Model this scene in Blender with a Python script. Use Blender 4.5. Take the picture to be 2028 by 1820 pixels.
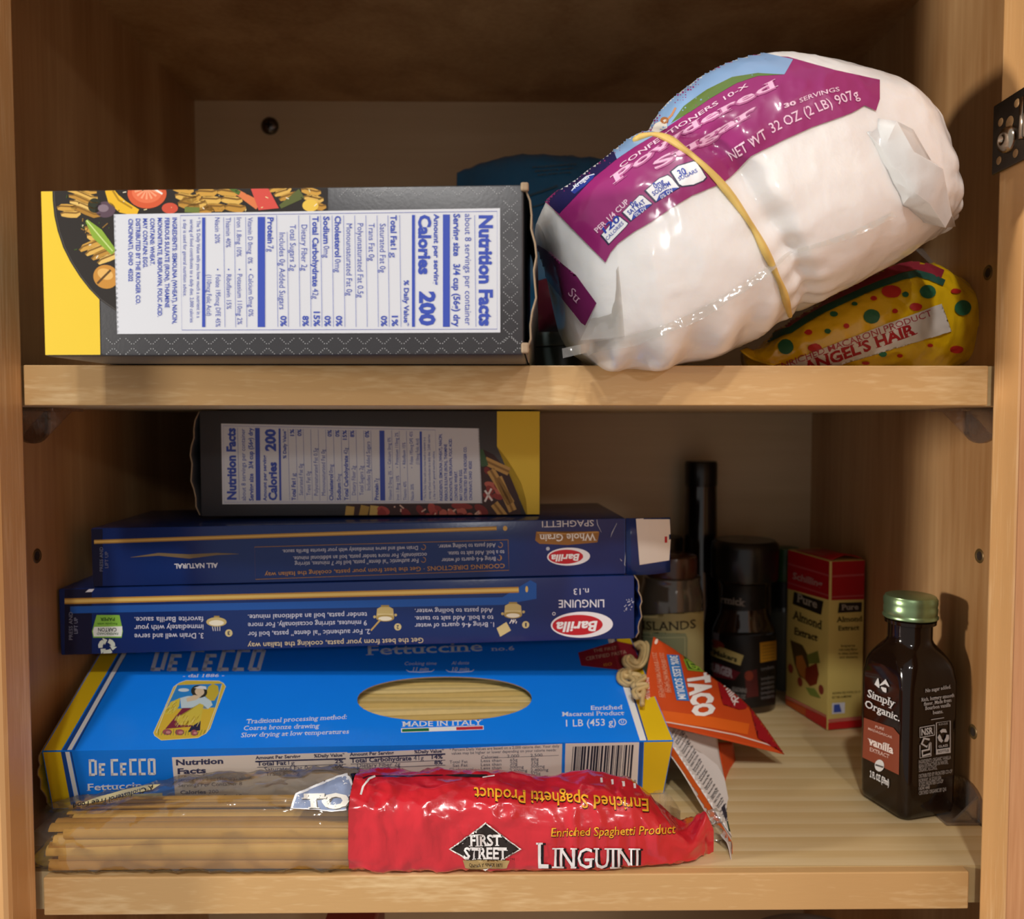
import bpy, bmesh, math, random
from mathutils import Vector, Matrix, noise
from mathutils.bvhtree import BVHTree

for o in list(bpy.data.objects):
    bpy.data.objects.remove(o, do_unlink=True)
SC = bpy.context.scene
COL = SC.collection
R = math.radians
random.seed(7)

# ------------------------------------------------------------------ camera, world, lights, exposure
FPX = 1603.0                                   # focal length in pixels of the 2028 x 1820 frame
CAM = Vector((0.187, -0.301, -0.0225))
cd = bpy.data.cameras.new('camera')
cam = bpy.data.objects.new('camera', cd)
COL.objects.link(cam)
cam.location = CAM
cam.rotation_euler = (R(90 - 2.61), 0, R(-0.68))
cd.sensor_width = 36.0
cd.lens = 36.0 * FPX / 2028
cd.clip_start = 0.01
cd.dof.use_dof = True
cd.dof.focus_distance = 0.325
cd.dof.aperture_fstop = 11.0
SC.camera = cam
SC.view_settings.view_transform = 'Standard'
SC.view_settings.look = 'None'
SC.view_settings.gamma = 1.0
SC.view_settings.use_curve_mapping = False
SC.view_settings.exposure = 0.0

w = bpy.data.worlds.new('kitchen_light')
SC.world = w
w.use_nodes = True
w.node_tree.nodes['Background'].inputs[0].default_value = (1.0, 0.965, 0.93, 1)
w.node_tree.nodes['Background'].inputs[1].default_value = 0.38


def lamp(name, loc, power, radius, col=(1, 0.93, 0.84)):
    l = bpy.data.lights.new(name, 'POINT')
    l.energy = power
    l.shadow_soft_size = radius
    l.color = col
    o = bpy.data.objects.new(name, l)
    o.location = loc
    COL.objects.link(o)
    return o


lamp('fill_lamp', (-0.02, -1.25, 1.20), 41, 0.045, (1, 0.98, 0.95))
lamp('fill_lamp', (0.40, -1.55, 1.25), 35, 0.045, (1, 0.98, 0.95))
lamp('fill_lamp', (0.62, -1.70, 0.42), 9, 0.05, (1, 0.98, 0.95))  # added low front fill, not a ceiling fixture; lifts sugar underside and yellow bag
lamp('counter_lamp', (-0.80, -0.235, 0.02), 36, 0.04, (1, 0.93, 0.83))

RC = Matrix.Rotation(R(-0.68), 3, 'Z') @ Matrix.Rotation(R(90 - 2.61), 3, 'X')


def ray(px, py):
    return RC @ Vector(((px - 1014.0) / FPX, -(py - 910.0) / FPX, -1.0))


def at(px, py, Y):
    """point measured in the photograph, at depth Y behind the cabinet face"""
    d = ray(px, py)
    return CAM + d * ((Y - CAM.y) / d.y)


def atz(px, py, Z):
    d = ray(px, py)
    return CAM + d * ((Z - CAM.z) / d.z)


# ------------------------------------------------------------------ materials
def lin(c):
    if isinstance(c, str):
        c = [int(c[i:i + 2], 16) for i in (0, 2, 4)]
    return tuple(((v / 255) / 12.92 if v / 255 <= 0.04045 else ((v / 255 + 0.055) / 1.055) ** 2.4) for v in c) + (1,)


MATS = {}


def nd(nt, typ, **kw):
    n = nt.nodes.new(typ)
    for k, v in kw.items():
        if k in n.inputs:
            n.inputs[k].default_value = v
        else:
            setattr(n, k, v)
    return n


def P(name, col, rough=0.45, metal=0.0, trans=0.0, coat=0.0, spec=0.5, bump=0.0, bscale=400, vary=0.06, vscale=60, ior=1.45, alpha=1.0):
    if name in MATS:
        return MATS[name]
    m = bpy.data.materials.new(name)
    m.use_nodes = True
    nt = m.node_tree
    b = nt.nodes['Principled BSDF']
    c = lin(col)
    tc = nd(nt, 'ShaderNodeTexCoord')
    nz = nd(nt, 'ShaderNodeTexNoise', Scale=vscale, Detail=3.0)
    nt.links.new(tc.outputs['Object'], nz.inputs['Vector'])
    mx = nd(nt, 'ShaderNodeMix', data_type='RGBA')
    mx.inputs[6].default_value = tuple(v * (1 - vary) for v in c[:3]) + (1,)
    mx.inputs[7].default_value = tuple(min(1, v * (1 + vary)) for v in c[:3]) + (1,)
    nt.links.new(nz.outputs['Fac'], mx.inputs[0])
    nt.links.new(mx.outputs[2], b.inputs['Base Color'])
    b.inputs['Roughness'].default_value = rough
    b.inputs['Metallic'].default_value = metal
    b.inputs['Transmission Weight'].default_value = trans
    b.inputs['Coat Weight'].default_value = coat
    b.inputs['Coat Roughness'].default_value = 0.12
    b.inputs['Specular IOR Level'].default_value = spec
    b.inputs['IOR'].default_value = ior
    b.inputs['Alpha'].default_value = alpha
    if bump:
        n2 = nd(nt, 'ShaderNodeTexNoise', Scale=bscale, Detail=4.0)
        nt.links.new(tc.outputs['Object'], n2.inputs['Vector'])
        bp = nd(nt, 'ShaderNodeBump', Strength=bump, Distance=0.001)
        nt.links.new(n2.outputs['Fac'], bp.inputs['Height'])
        nt.links.new(bp.outputs['Normal'], b.inputs['Normal'])
    MATS[name] = m
    return m


def inkm(col, rough=0.42, coat=0.0, spec=0.4):
    return P('ink_%s_%d_%d' % (col, rough * 100, coat * 100), col, rough, coat=coat, spec=spec, vary=0.02)


def film(name, tint='ffffff', haze=0.10, rough=0.07, gloss=0.16, bump=0.6, bscale=70):
    """clear plastic film: see-through, with a little haze and a crinkled gloss"""
    if name in MATS:
        return MATS[name]
    m = bpy.data.materials.new(name)
    m.use_nodes = True
    nt = m.node_tree
    nt.nodes.remove(nt.nodes['Principled BSDF'])
    out = nt.nodes['Material Output']
    tr = nd(nt, 'ShaderNodeBsdfTransparent', Color=lin(tint))
    df = nd(nt, 'ShaderNodeBsdfDiffuse', Color=lin('d8d8d4'))
    gl = nd(nt, 'ShaderNodeBsdfGlossy', Roughness=rough)
    tc = nd(nt, 'ShaderNodeTexCoord')
    nz = nd(nt, 'ShaderNodeTexNoise', Scale=bscale, Detail=2.0)
    nt.links.new(tc.outputs['Object'], nz.inputs['Vector'])
    bp = nd(nt, 'ShaderNodeBump', Strength=bump, Distance=0.003)
    nt.links.new(nz.outputs['Fac'], bp.inputs['Height'])
    nt.links.new(bp.outputs['Normal'], gl.inputs['Normal'])
    m1 = nd(nt, 'ShaderNodeMixShader', Fac=haze)
    nt.links.new(tr.outputs[0], m1.inputs[1])
    nt.links.new(df.outputs[0], m1.inputs[2])
    lw = nd(nt, 'ShaderNodeLayerWeight', Blend=0.25)
    mm = nd(nt, 'ShaderNodeMath', operation='MULTIPLY_ADD')
    nt.links.new(lw.outputs['Fresnel'], mm.inputs[0])
    mm.inputs[1].default_value = 0.55
    mm.inputs[2].default_value = gloss * 0.5
    m2 = nd(nt, 'ShaderNodeMixShader')
    nt.links.new(mm.outputs[0], m2.inputs[0])
    nt.links.new(m1.outputs[0], m2.inputs[1])
    nt.links.new(gl.outputs[0], m2.inputs[2])
    nt.links.new(m2.outputs[0], out.inputs['Surface'])
    MATS[name] = m
    return m


def wood(name, c1, c2, axis=2, grain=30, stretch=0.05, pores=0.35, rough=0.42, rings=0.0, ringscale=60, ringaxis='Y'):
    m = bpy.data.materials.new(name)
    m.use_nodes = True
    nt = m.node_tree
    b = nt.nodes['Principled BSDF']
    tc = nd(nt, 'ShaderNodeTexCoord')
    mp = nd(nt, 'ShaderNodeMapping')
    sc = [1, 1, 1]
    sc[axis] = stretch
    mp.inputs['Scale'].default_value = sc
    nt.links.new(tc.outputs['Object'], mp.inputs['Vector'])
    n1 = nd(nt, 'ShaderNodeTexNoise', Scale=grain, Detail=5.0, Distortion=0.6)
    n2 = nd(nt, 'ShaderNodeTexNoise', Scale=grain * 14, Detail=2.0)
    nt.links.new(mp.outputs[0], n1.inputs['Vector'])
    nt.links.new(mp.outputs[0], n2.inputs['Vector'])
    n3 = nd(nt, 'ShaderNodeTexNoise', Scale=9.0, Detail=2.0)
    nt.links.new(tc.outputs['Object'], n3.inputs['Vector'])
    a1 = nd(nt, 'ShaderNodeMath', operation='MULTIPLY_ADD')
    nt.links.new(n2.outputs['Fac'], a1.inputs[0])
    a1.inputs[1].default_value = pores
    nt.links.new(n1.outputs['Fac'], a1.inputs[2])
    a2 = nd(nt, 'ShaderNodeMath', operation='MULTIPLY_ADD')
    nt.links.new(n3.outputs['Fac'], a2.inputs[0])
    a2.inputs[1].default_value = 0.5
    nt.links.new(a1.outputs[0], a2.inputs[2])
    last = a2
    if rings:
        mp2 = nd(nt, 'ShaderNodeMapping')
        sc2 = [1, 1, 1]
        sc2[axis] = 0.16
        mp2.inputs['Scale'].default_value = sc2
        mp2.inputs['Rotation'].default_value = (0, 0, R(4))
        nt.links.new(tc.outputs['Object'], mp2.inputs['Vector'])
        wv = nd(nt, 'ShaderNodeTexWave', bands_direction=ringaxis, Scale=ringscale, Distortion=6.0, Detail=2.0, wave_profile='SAW')
        wv.inputs['Detail Scale'].default_value = 0.35
        nt.links.new(mp2.outputs[0], wv.inputs['Vector'])
        a3 = nd(nt, 'ShaderNodeMath', operation='MULTIPLY_ADD')
        nt.links.new(wv.outputs['Fac'], a3.inputs[0])
        a3.inputs[1].default_value = rings
        nt.links.new(a2.outputs[0], a3.inputs[2])
        last = a3
    mr = nd(nt, 'ShaderNodeMapRange')
    nt.links.new(last.outputs[0], mr.inputs['Value'])
    mr.inputs['From Min'].default_value = 0.55
    mr.inputs['From Max'].default_value = 1.15 + 0.5 * rings
    cr = nd(nt, 'ShaderNodeMix', data_type='RGBA')
    cr.inputs[6].default_value = lin(c1)
    cr.inputs[7].default_value = lin(c2)
    nt.links.new(mr.outputs[0], cr.inputs[0])
    nt.links.new(cr.outputs[2], b.inputs['Base Color'])
    b.inputs['Roughness'].default_value = rough
    bp = nd(nt, 'ShaderNodeBump', Strength=0.12, Distance=0.0006)
    nt.links.new(a1.outputs[0], bp.inputs['Height'])
    nt.links.new(bp.outputs['Normal'], b.inputs['Normal'])
    return m


# ------------------------------------------------------------------ objects
def tag(o, label=None, cat=None, group=None, kind=None):
    if label:
        o['label'] = label
    if cat:
        o['category'] = cat
    if group:
        o['group'] = group
    if kind:
        o['kind'] = kind
    return o


def thing(name, label, cat, loc, group=None):
    o = bpy.data.objects.new(name, None)
    o.empty_display_size = 0.01
    COL.objects.link(o)
    o.location = loc
    return tag(o, label, cat, group)


def wloc(o):
    v = Vector((0, 0, 0))
    while o is not None:
        v = v + Vector(o.location)
        o = o.parent
    return v


class MB:
    """collects world-space geometry; build() links it as ONE mesh object"""

    def __init__(s):
        s.v, s.f, s.mi = [], [], []

    def add(s, vs, fs, mi=0):
        n = len(s.v)
        s.v += [Vector(p) for p in vs]
        for f in fs:
            s.f.append([i + n for i in f])
            s.mi.append(mi)

    def bm(s, bm, mi=0):
        bm.verts.ensure_lookup_table()
        bm.verts.index_update()
        s.add([v.co.copy() for v in bm.verts], [[v.index for v in f.verts] for f in bm.faces], mi)

    def box(s, lo, hi, mi=0, bev=0.0, seg=2, frame=None):
        bm = bmesh.new()
        bmesh.ops.create_cube(bm, size=1.0)
        lo, hi = Vector(lo), Vector(hi)
        for v in bm.verts:
            v.co = Vector(((lo[i] + hi[i]) / 2 + v.co[i] * (hi[i] - lo[i])) for i in range(3))
        if bev:
            bmesh.ops.bevel(bm, geom=list(bm.edges), offset=bev, segments=seg, affect='EDGES', profile=0.5)
        if frame:
            for v in bm.verts:
                v.co = frame(*v.co)
        s.bm(bm, mi)
        bm.free()
        return s

    def grid(s, rows, mi=0, cu=False, cv=False):
        nv, nu = len(rows), len(rows[0])
        fs = []
        for j in range(nv if cv else nv - 1):
            for i in range(nu if cu else nu - 1):
                i2, j2 = (i + 1) % nu, (j + 1) % nv
                fs.append([j * nu + i, j * nu + i2, j2 * nu + i2, j2 * nu + i])
        s.add([p for r in rows for p in r], fs, mi)
        return s

    def lathe(s, prof, c, mi=0, n=40, cap0=True, cap1=True):
        rows = [[Vector((c[0] + r * math.cos(2 * math.pi * k / n), c[1] + r * math.sin(2 * math.pi * k / n), c[2] + z)) for k in range(n)] for r, z in prof]
        s.grid(rows, mi, cu=True)
        if cap0:
            s.add(rows[0], [list(range(n))[::-1]], mi)
        if cap1:
            s.add(rows[-1], [list(range(n))], mi)
        return s

    def tube(s, pts, r, mi=0, n=8, closed=False, flat=1.0, caps=True):
        pts = [Vector(p) for p in pts]
        m = len(pts)
        rows = []
        up = Vector((0.13, 0.3, 1)).normalized()
        for i in range(m):
            a = pts[(i - 1) % m] if (closed or i > 0) else pts[i]
            b = pts[(i + 1) % m] if (closed or i < m - 1) else pts[i]
            t = (b - a).normalized()
            x = t.cross(up)
            if x.length < 1e-4:
                x = t.orthogonal()
            x.normalize()
            y = x.cross(t).normalized()
            up = y
            rr = r[i] if isinstance(r, (list, tuple)) else r
            rows.append([pts[i] + x * rr * flat * math.cos(2 * math.pi * k / n) + y * rr * math.sin(2 * math.pi * k / n) for k in range(n)])
        s.grid(rows, mi, cu=True, cv=closed)
        if caps and not closed:
            s.add(rows[0], [list(range(n))[::-1]], mi)
            s.add(rows[-1], [list(range(n))], mi)
        return s

    def build(s, name, mats, parent=None, smooth=False, solid=0.0, auto=None):
        me = bpy.data.meshes.new(name)
        off = wloc(parent) if parent else Vector((0, 0, 0))
        me.from_pydata([v - off for v in s.v], [], s.f)
        for m in (mats if isinstance(mats, (list, tuple)) else [mats]):
            me.materials.append(m)
        if len(me.materials) > 1:
            me.polygons.foreach_set('material_index', s.mi)
        bm = bmesh.new()
        bm.from_mesh(me)
        bmesh.ops.remove_doubles(bm, verts=bm.verts, dist=1e-6)
        if not solid:
            bmesh.ops.recalc_face_normals(bm, faces=bm.faces)
        bm.to_mesh(me)
        bm.free()
        if smooth or auto:
            me.polygons.foreach_set('use_smooth', [True] * len(me.polygons))
            if auto:
                me.set_sharp_from_angle(angle=R(auto))
        me.update()
        o = bpy.data.objects.new(name, me)
        COL.objects.link(o)
        if parent:
            o.parent = parent
        if solid:
            md = o.modifiers.new('thickness', 'SOLIDIFY')
            md.thickness = solid
            md.offset = 0
        return o


def bvh_of(objs):
    vs, fs = [], []
    for o in objs:
        off = wloc(o)
        n = len(vs)
        vs += [v.co + off for v in o.data.vertices]
        fs += [[i + n for i in p.vertices] for p in o.data.polygons]
    return BVHTree.FromPolygons(vs, fs)


_tc = bpy.data.curves.new('type_setter', 'FONT')
_tc.resolution_u = 2
_to = bpy.data.objects.new('type_setter', _tc)
_cache = {}


def glyphs(body, bold=0.0, serif=False):
    k = (body, bold, serif)
    if k in _cache:
        return _cache[k]
    _tc.body = body
    _tc.offset = bold
    me = _to.to_mesh()
    vs = [(v.co.x, v.co.y) for v in me.vertices]
    fs = [list(p.vertices) for p in me.polygons]
    if serif:
        cnt = {}
        for p in me.polygons:
            n = len(p.vertices)
            for i in range(n):
                e = tuple(sorted((p.vertices[i], p.vertices[(i + 1) % n])))
                cnt.setdefault(e, []).append(p.index)
        for e, ps in cnt.items():
            if len(ps) != 1:
                continue
            a, b = vs[e[0]], vs[e[1]]
            if abs(a[1] - b[1]) > 0.004 or not 0.04 < abs(a[0] - b[0]) < 0.24:
                continue
            oth = [vs[i][1] for i in fs[ps[0]] if i not in e]
            x0, x1 = min(a[0], b[0]) - 0.075, max(a[0], b[0]) + 0.075
            y = a[1]
            s = 0.052 if oth and oth[0] > y else -0.052
            n = len(vs)
            vs += [(x0, y), (x1, y), (x1, y + s), (x0, y + s)]
            fs.append([n, n + 1, n + 2, n + 3])
    _to.to_mesh_clear()
    x0 = min(v[0] for v in vs)
    x1 = max(v[0] for v in vs)
    _cache[k] = (vs, fs, x0, x1)
    return _cache[k]


class Ink:
    """printed artwork measured in the photograph and laid onto the surface it is printed on"""

    def __init__(s, ox=0.0, oy=0.0, sc=1.0):
        s.v, s.f, s.m, s.mats = [], [], [], []
        s.frame(ox, oy, sc)
        s.warp = None

    def frame(s, ox, oy, sc):
        s.o = (ox, oy, sc)
        return s

    def px(s, p):
        q = (s.o[0] + p[0] / s.o[2], s.o[1] + p[1] / s.o[2])
        return s.warp(*q) if s.warp else q

    def put(s, pts, faces, mat, z):
        if isinstance(mat, str):
            mat = inkm(mat)
        if mat not in s.mats:
            s.mats.append(mat)
        n = len(s.v)
        s.v += [(p[0], p[1], z) for p in pts]
        for f in faces:
            s.f.append([i + n for i in f])
            s.m.append(s.mats.index(mat))

    def poly(s, pts, mat, z=1):
        s.put([s.px(p) for p in pts], [list(range(len(pts)))], mat, z)

    def rect(s, x0, y0, x1, y1, mat, z=1):
        s.poly([(x0, y0), (x1, y0), (x1, y1), (x0, y1)], mat, z)

    def ell(s, cx, cy, rx, ry, mat, z=1, rot=0.0, n=28, a0=0.0, a1=360.0):
        c, q = math.cos(R(rot)), math.sin(R(rot))
        pts = []
        m = n if a1 - a0 >= 360 else n + 1
        for k in range(m):
            a = R(a0 + (a1 - a0) * k / n)
            x, y = rx * math.cos(a), ry * math.sin(a)
            pts.append((cx + x * c - y * q, cy + x * q + y * c))
        s.poly(pts, mat, z)

    def ring(s, cx, cy, rx, ry, wd, mat, z=1, rot=0.0, n=36, a0=0.0, a1=360.0):
        c, q = math.cos(R(rot)), math.sin(R(rot))
        pts = []
        for k in range(n + 1):
            a = R(a0 + (a1 - a0) * k / n)
            x, y = rx * math.cos(a), ry * math.sin(a)
            pts.append((cx + x * c - y * q, cy + x * q + y * c))
        s.line(pts, wd, mat, z)

    def line(s, pts, wd, mat, z=1, closed=False):
        pts = [Vector(p) for p in pts]
        if closed:
            pts.append(pts[0])
        L, Rr = [], []
        n = len(pts)
        for i in range(n):
            a, b = pts[max(0, i - 1)], pts[min(n - 1, i + 1)]
            if closed and i in (0, n - 1):
                a, b = pts[n - 2], pts[1]
            d = (b - a)
            d = d.normalized() if d.length else Vector((1, 0))
            w0 = wd[i] if isinstance(wd, (list, tuple)) else wd
            nn = Vector((-d.y, d.x)) * w0 / 2
            L.append(s.px(pts[i] + nn))
            Rr.append(s.px(pts[i] - nn))
        s.put(L + Rr, [[i, i + 1, n + i + 1, n + i] for i in range(n - 1)], mat, z)

    def text(s, body, A, B, h, mat, z=3, bold=0.0, up=None, serif=False, shear=0.0, arc=0.0):
        vs, fs, x0, x1 = glyphs(body, bold, serif)
        A = Vector(A)
        if isinstance(B, (int, float)):           # natural width, direction given in degrees
            dv = Vector((math.cos(R(B)), math.sin(R(B))))
            B = A + dv * (x1 - x0) * h / 0.69
        B = Vector(B)
        d = B - A
        L = d.length
        u = Vector(up) if up else Vector((d.y, -d.x)) / L * h
        pts = []
        for x, y in vs:
            t = (x - x0) / (x1 - x0)
            yy = y / 0.69
            p = A + d * t + u * yy + d / L * (shear * yy * h)
            if arc:
                p = p + u / u.length * arc * (1 - (2 * t - 1) ** 2)
            pts.append(s.px(p))
        s.put(pts, fs, mat, z)

    def build(s, name, target, parent, step=0.0, lift=0.00010, smooth=False, base=0.0, plane=None):
        bv = None if plane else bvh_of(target if isinstance(target, (list, tuple)) else [target])
        bm = bmesh.new()
        vv = [bm.verts.new(p) for p in s.v]
        for f, mi in zip(s.f, s.m):
            try:
                bf = bm.faces.new([vv[i] for i in f])
                bf.material_index = mi
            except ValueError:
                pass
        big = [f for f in bm.faces if len(f.verts) > 4]
        if big:
            bmesh.ops.triangulate(bm, faces=big, ngon_method='EAR_CLIP')
        if plane:                                  # flat face: corner, two edge directions, width, height
            o, e1, e2, wd, ht = plane
            nn = e1.cross(e2).normalized()
            if nn.dot(CAM - o) < 0:
                nn = -nn
            for v in bm.verts:
                d = ray(v.co.x, v.co.y)
                p = CAM + d * ((o - CAM).dot(nn) / d.dot(nn)) - o
                v.co = Vector((p.dot(e1), p.dot(e2), v.co.z))
            for co, no in (((0.0004, 0, 0), (-1, 0, 0)), ((wd - 0.0004, 0, 0), (1, 0, 0)), ((0, 0.0004, 0), (0, -1, 0)), ((0, ht - 0.0004, 0), (0, 1, 0))):
                bmesh.ops.bisect_plane(bm, geom=list(bm.verts) + list(bm.edges) + list(bm.faces), dist=1e-7, plane_co=co, plane_no=no, clear_outer=True)
            off = wloc(parent)
            for v in bm.verts:
                v.co = o + e1 * v.co.x + e2 * v.co.y + nn * (base + lift * v.co.z) - off
        if step and not plane:
            for ax in (0, 1):
                lo = min(v.co[ax] for v in bm.verts)
                hi = max(v.co[ax] for v in bm.verts)
                k = lo + step * 0.5
                no = Vector((1, 0, 0)) if ax == 0 else Vector((0, 1, 0))
                while k < hi:
                    bmesh.ops.bisect_plane(bm, geom=list(bm.verts) + list(bm.edges) + list(bm.faces), dist=1e-5, plane_co=no * k, plane_no=no)
                    k += step
        off = wloc(parent)
        dead = []
        for v in (() if plane else bm.verts):
            d = ray(v.co.x, v.co.y).normalized()
            hit, nrm, _, _ = bv.ray_cast(CAM, d)
            if hit is None:
                dead.append(v)
                continue
            if nrm.dot(d) > 0:
                nrm = -nrm
            v.co = hit + nrm * (base + lift * v.co.z) - off
        bmesh.ops.delete(bm, geom=dead, context='VERTS')
        me = bpy.data.meshes.new(name)
        bm.to_mesh(me)
        bm.free()
        for m in s.mats:
            me.materials.append(m)
        if smooth:
            me.polygons.foreach_set('use_smooth', [True] * len(me.polygons))
        o = bpy.data.objects.new(name, me)
        COL.objects.link(o)
        o.parent = parent
        return o


def smoothstep(a, b, x):
    t = max(0.0, min(1.0, (x - a) / (b - a)))
    return t * t * (3 - 2 * t)


def interp(xs, ys, x):
    if x <= xs[0]:
        return ys[0]
    for i in range(len(xs) - 1):
        if x <= xs[i + 1]:
            t = (x - xs[i]) / (xs[i + 1] - xs[i])
            return ys[i] * (1 - t) + ys[i + 1] * t
    return ys[-1]


def crv(pts, n):
    """smooth curve through 2-D/3-D points (Catmull-Rom), n samples"""
    pts = [Vector(p) for p in pts]
    m = len(pts) - 1
    out = []
    for k in range(n):
        u = k / (n - 1) * m
        i = min(int(u), m - 1)
        t = u - i
        p0, p1, p2, p3 = pts[max(0, i - 1)], pts[i], pts[i + 1], pts[min(m, i + 2)]
        out.append(0.5 * ((2 * p1) + (p2 - p0) * t + (2 * p0 - 5 * p1 + 4 * p2 - p3) * t * t + (3 * p1 - p0 - 3 * p2 + p3) * t ** 3))
    return out

# ------------------------------------------------------------------ the cabinet (setting)
W_PANEL = wood('maple_panel', 'cca576', '93673c', axis=2, grain=22, stretch=0.06, pores=0.30, rough=0.38)
W_STILE = wood('maple_stile', 'fbdaaa', 'd2a068', axis=2, grain=60, stretch=0.045, pores=0.75, rough=0.36)
W_EDGE = wood('maple_edging', 'ecd09f', 'c8a06a', axis=0, grain=46, stretch=0.16, pores=0.85, rough=0.4)
W_PLY = wood('pine_plywood', 'eedcb4', 'cdb07c', axis=0, grain=24, stretch=0.05, pores=0.35, rough=0.42, rings=0.42, ringscale=26)
W_BACK = wood('maple_back_panel', 'dcc6a4', 'c0a680', axis=0, grain=14, stretch=0.05, pores=0.25, rough=0.45)
HOLE = P('peg_hole_brass', '6b5330', 0.4, metal=0.5)


def struct(name, mb, mat, **kw):
    return tag(mb.build(name, mat, **kw), kind='structure')


XL, XR, YB, ZT = -0.0255, 0.4065, 0.271, 0.1995
FL = -0.2066                                            # top of the lower shelf
wl = struct('wall_left', MB().box((XL - 0.0127, 0.019, -0.46), (XL, YB + 0.006, 0.24)), W_PANEL)
wr = struct('wall_right', MB().box((XR, 0.019, -0.46), (XR + 0.0127, YB + 0.006, 0.24)), W_PANEL)
struct('wall_back', MB().box((XL, YB, -0.46), (XR, YB + 0.006, 0.24)), W_BACK)
struct('ceiling', MB().box((XL, 0.019, ZT), (XR, YB, ZT + 0.013)), W_PANEL)
struct('floor', MB().box((XL, 0.019, -0.46), (XR, YB, -0.443)), W_PANEL)
struct('trim_1', MB().box((-0.038, 0, -0.47), (0, 0.019, 0.25), bev=0.0022), W_STILE)
struct('trim_2', MB().box((0.381, 0, -0.47), (0.419, 0.019, 0.25), bev=0.0022), W_STILE)
struct('trim_3', MB().box((0.0, 0, 0.168), (0.381, 0.019, 0.25), bev=0.0015), W_STILE)
struct('trim_4', MB().box((0.0, 0, -0.47), (0.381, 0.019, -0.44), bev=0.0015), W_STILE)
struct('door_1', MB().box((0.3752, -0.345, -0.475), (0.394, -0.006, 0.255), bev=0.003), wood('maple_door', 'd8a378', 'bb8258', axis=2, grain=50, stretch=0.06, pores=0.5, rough=0.4))

# peg holes drilled into the side panels, each with a worn rim
for px, py, side in ((1940, 1101, XR), (1957, 540, XR), (1927, 1449, XR), (73, 1101, XL)):
    d = ray(px, py)
    p = CAM + d * ((side - CAM.x) / d.x)
    s = -1 if side == XR else 1
    mb = MB()
    rows = [[p + Vector((s * dx, r * math.cos(a * math.pi / 10), r * math.sin(a * math.pi / 10))) for a in range(20)] for r, dx in ((0.0034, 0.0001), (0.0030, 0.0005), (0.0024, 0.0004), (0.0021, 0.00015))]
    mb.grid(rows, 0, cu=True)
    mb.add(rows[-1], [list(range(20))], 1)
    tag(mb.build('peg_hole', [HOLE, P('peg_hole_dark', '2a1c10', 0.8)], wr if side == XR else wl, smooth=True))

# shelves: plywood board with a maple nosing that sits between the stiles
for z, yf, lab in ((0.0, 0.0170, 'upper pantry shelf with maple front edge, under black carton and sugar bag'),
                   (FL, 0.0210, 'lower pantry shelf of ringed pine plywood, under stacked blue pasta boxes and bottles')):
    t = thing('cabinet_shelf', lab, 'shelf', (0.19, 0.15, z - 0.016))
    MB().box((XL + 0.001, yf + 0.0045, z - 0.0158), (XR - 0.001, YB - 0.001, z)).build('board', W_PLY, t)
    MB().box((0.0008, yf, z - 0.0158), (0.3786, yf + 0.0046, z - 0.0001), bev=0.0005).build('edge_banding', W_EDGE, t)

# mounting screw in the back panel
p = at(535, 250, YB)
t = thing('screw', 'round headed steel mounting screw in the back panel', 'screw', p)
mb = MB()
mb.grid([[p + Vector((r * math.cos(a * math.pi / 12), -h, r * math.sin(a * math.pi / 12))) for a in range(24)] for r, h in ((0.0060, 0), (0.0060, 0.0008), (0.0052, 0.0022), (0.0036, 0.0033), (0.0018, 0.0038), (0.0002, 0.0038))], 0, cu=True)
mb.build('head', P('dark_steel', '6a6460', 0.28, metal=1.0), t, smooth=True)
mb = MB()
mb.box((p.x - 0.0026, p.y - 0.0041, p.z - 0.0005), (p.x + 0.0026, p.y - 0.0037, p.z + 0.0005))
mb.box((p.x - 0.0005, p.y - 0.0041, p.z - 0.0026), (p.x + 0.0005, p.y - 0.0037, p.z + 0.0026))
mb.build('cross_slot', P('slot_black', '0c0a09', 0.6), t)

# hinge plate on the inner edge of the right stile
STEEL = P('hinge_steel', '5e564e', 0.34, metal=1.0, bump=0.15, bscale=300)
CHROME = P('hinge_chrome', 'b8aa98', 0.2, metal=1.0)
hx = 0.381


def onjamb(px, py, dx=0.0):
    d = ray(px, py)
    return CAM + d * ((hx - dx - CAM.x) / d.x)


c = onjamb(2000, 265)
t = thing('hinge_assembly', 'dark steel cabinet hinge plate screwed to the inner edge of right stile', 'hinge', c)
z0, z1 = onjamb(1972, 347).z, onjamb(1972, 212).z
ya = onjamb(1972, 280).y
yb = -0.004
mb = MB()
mb.box((hx - 0.0014, yb, z0), (hx - 0.0002, ya, z1), bev=0.0005)
mb.build('plate', STEEL, t)
mb = MB()
for fy, fz, ry in ((0.22, 0.70, 1), (0.62, 0.83, 1), (0.62, 0.14, 1), (0.20, 0.16, 1), (0.45, 0.62, 1.5)):
    yy = ya + (yb - ya) * fy
    zz = z0 + (z1 - z0) * fz
    rows = [[Vector((hx - 0.0015 - dx, yy + ry * r * math.cos(a * math.pi / 10), zz + ry * r * math.sin(a * math.pi / 10))) for a in range(20)] for r, dx in ((0.0016, 0.0), (0.0014, 0.0002), (0.0001, 0.0001))]
    mb.grid(rows, 0, cu=True)
mb.build('rivet', P('hinge_hole_wood', 'a98358', 0.45, metal=0.3), t, smooth=True)
yy, zz = ya + (yb - ya) * 0.45, z0 + (z1 - z0) * 0.38
mb = MB()
mb.grid([[Vector((hx - 0.0014 - dx, yy + r * math.cos(a * math.pi / 14), zz + r * math.sin(a * math.pi / 14))) for a in range(28)] for r, dx in ((0.0050, 0), (0.0050, 0.0009), (0.0044, 0.0022), (0.0030, 0.0031), (0.0014, 0.0033), (0.0011, 0.0018), (0.0001, 0.0017))], 0, cu=True)
mb.build('screw_head', CHROME, t, smooth=True)
mb = MB()
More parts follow.
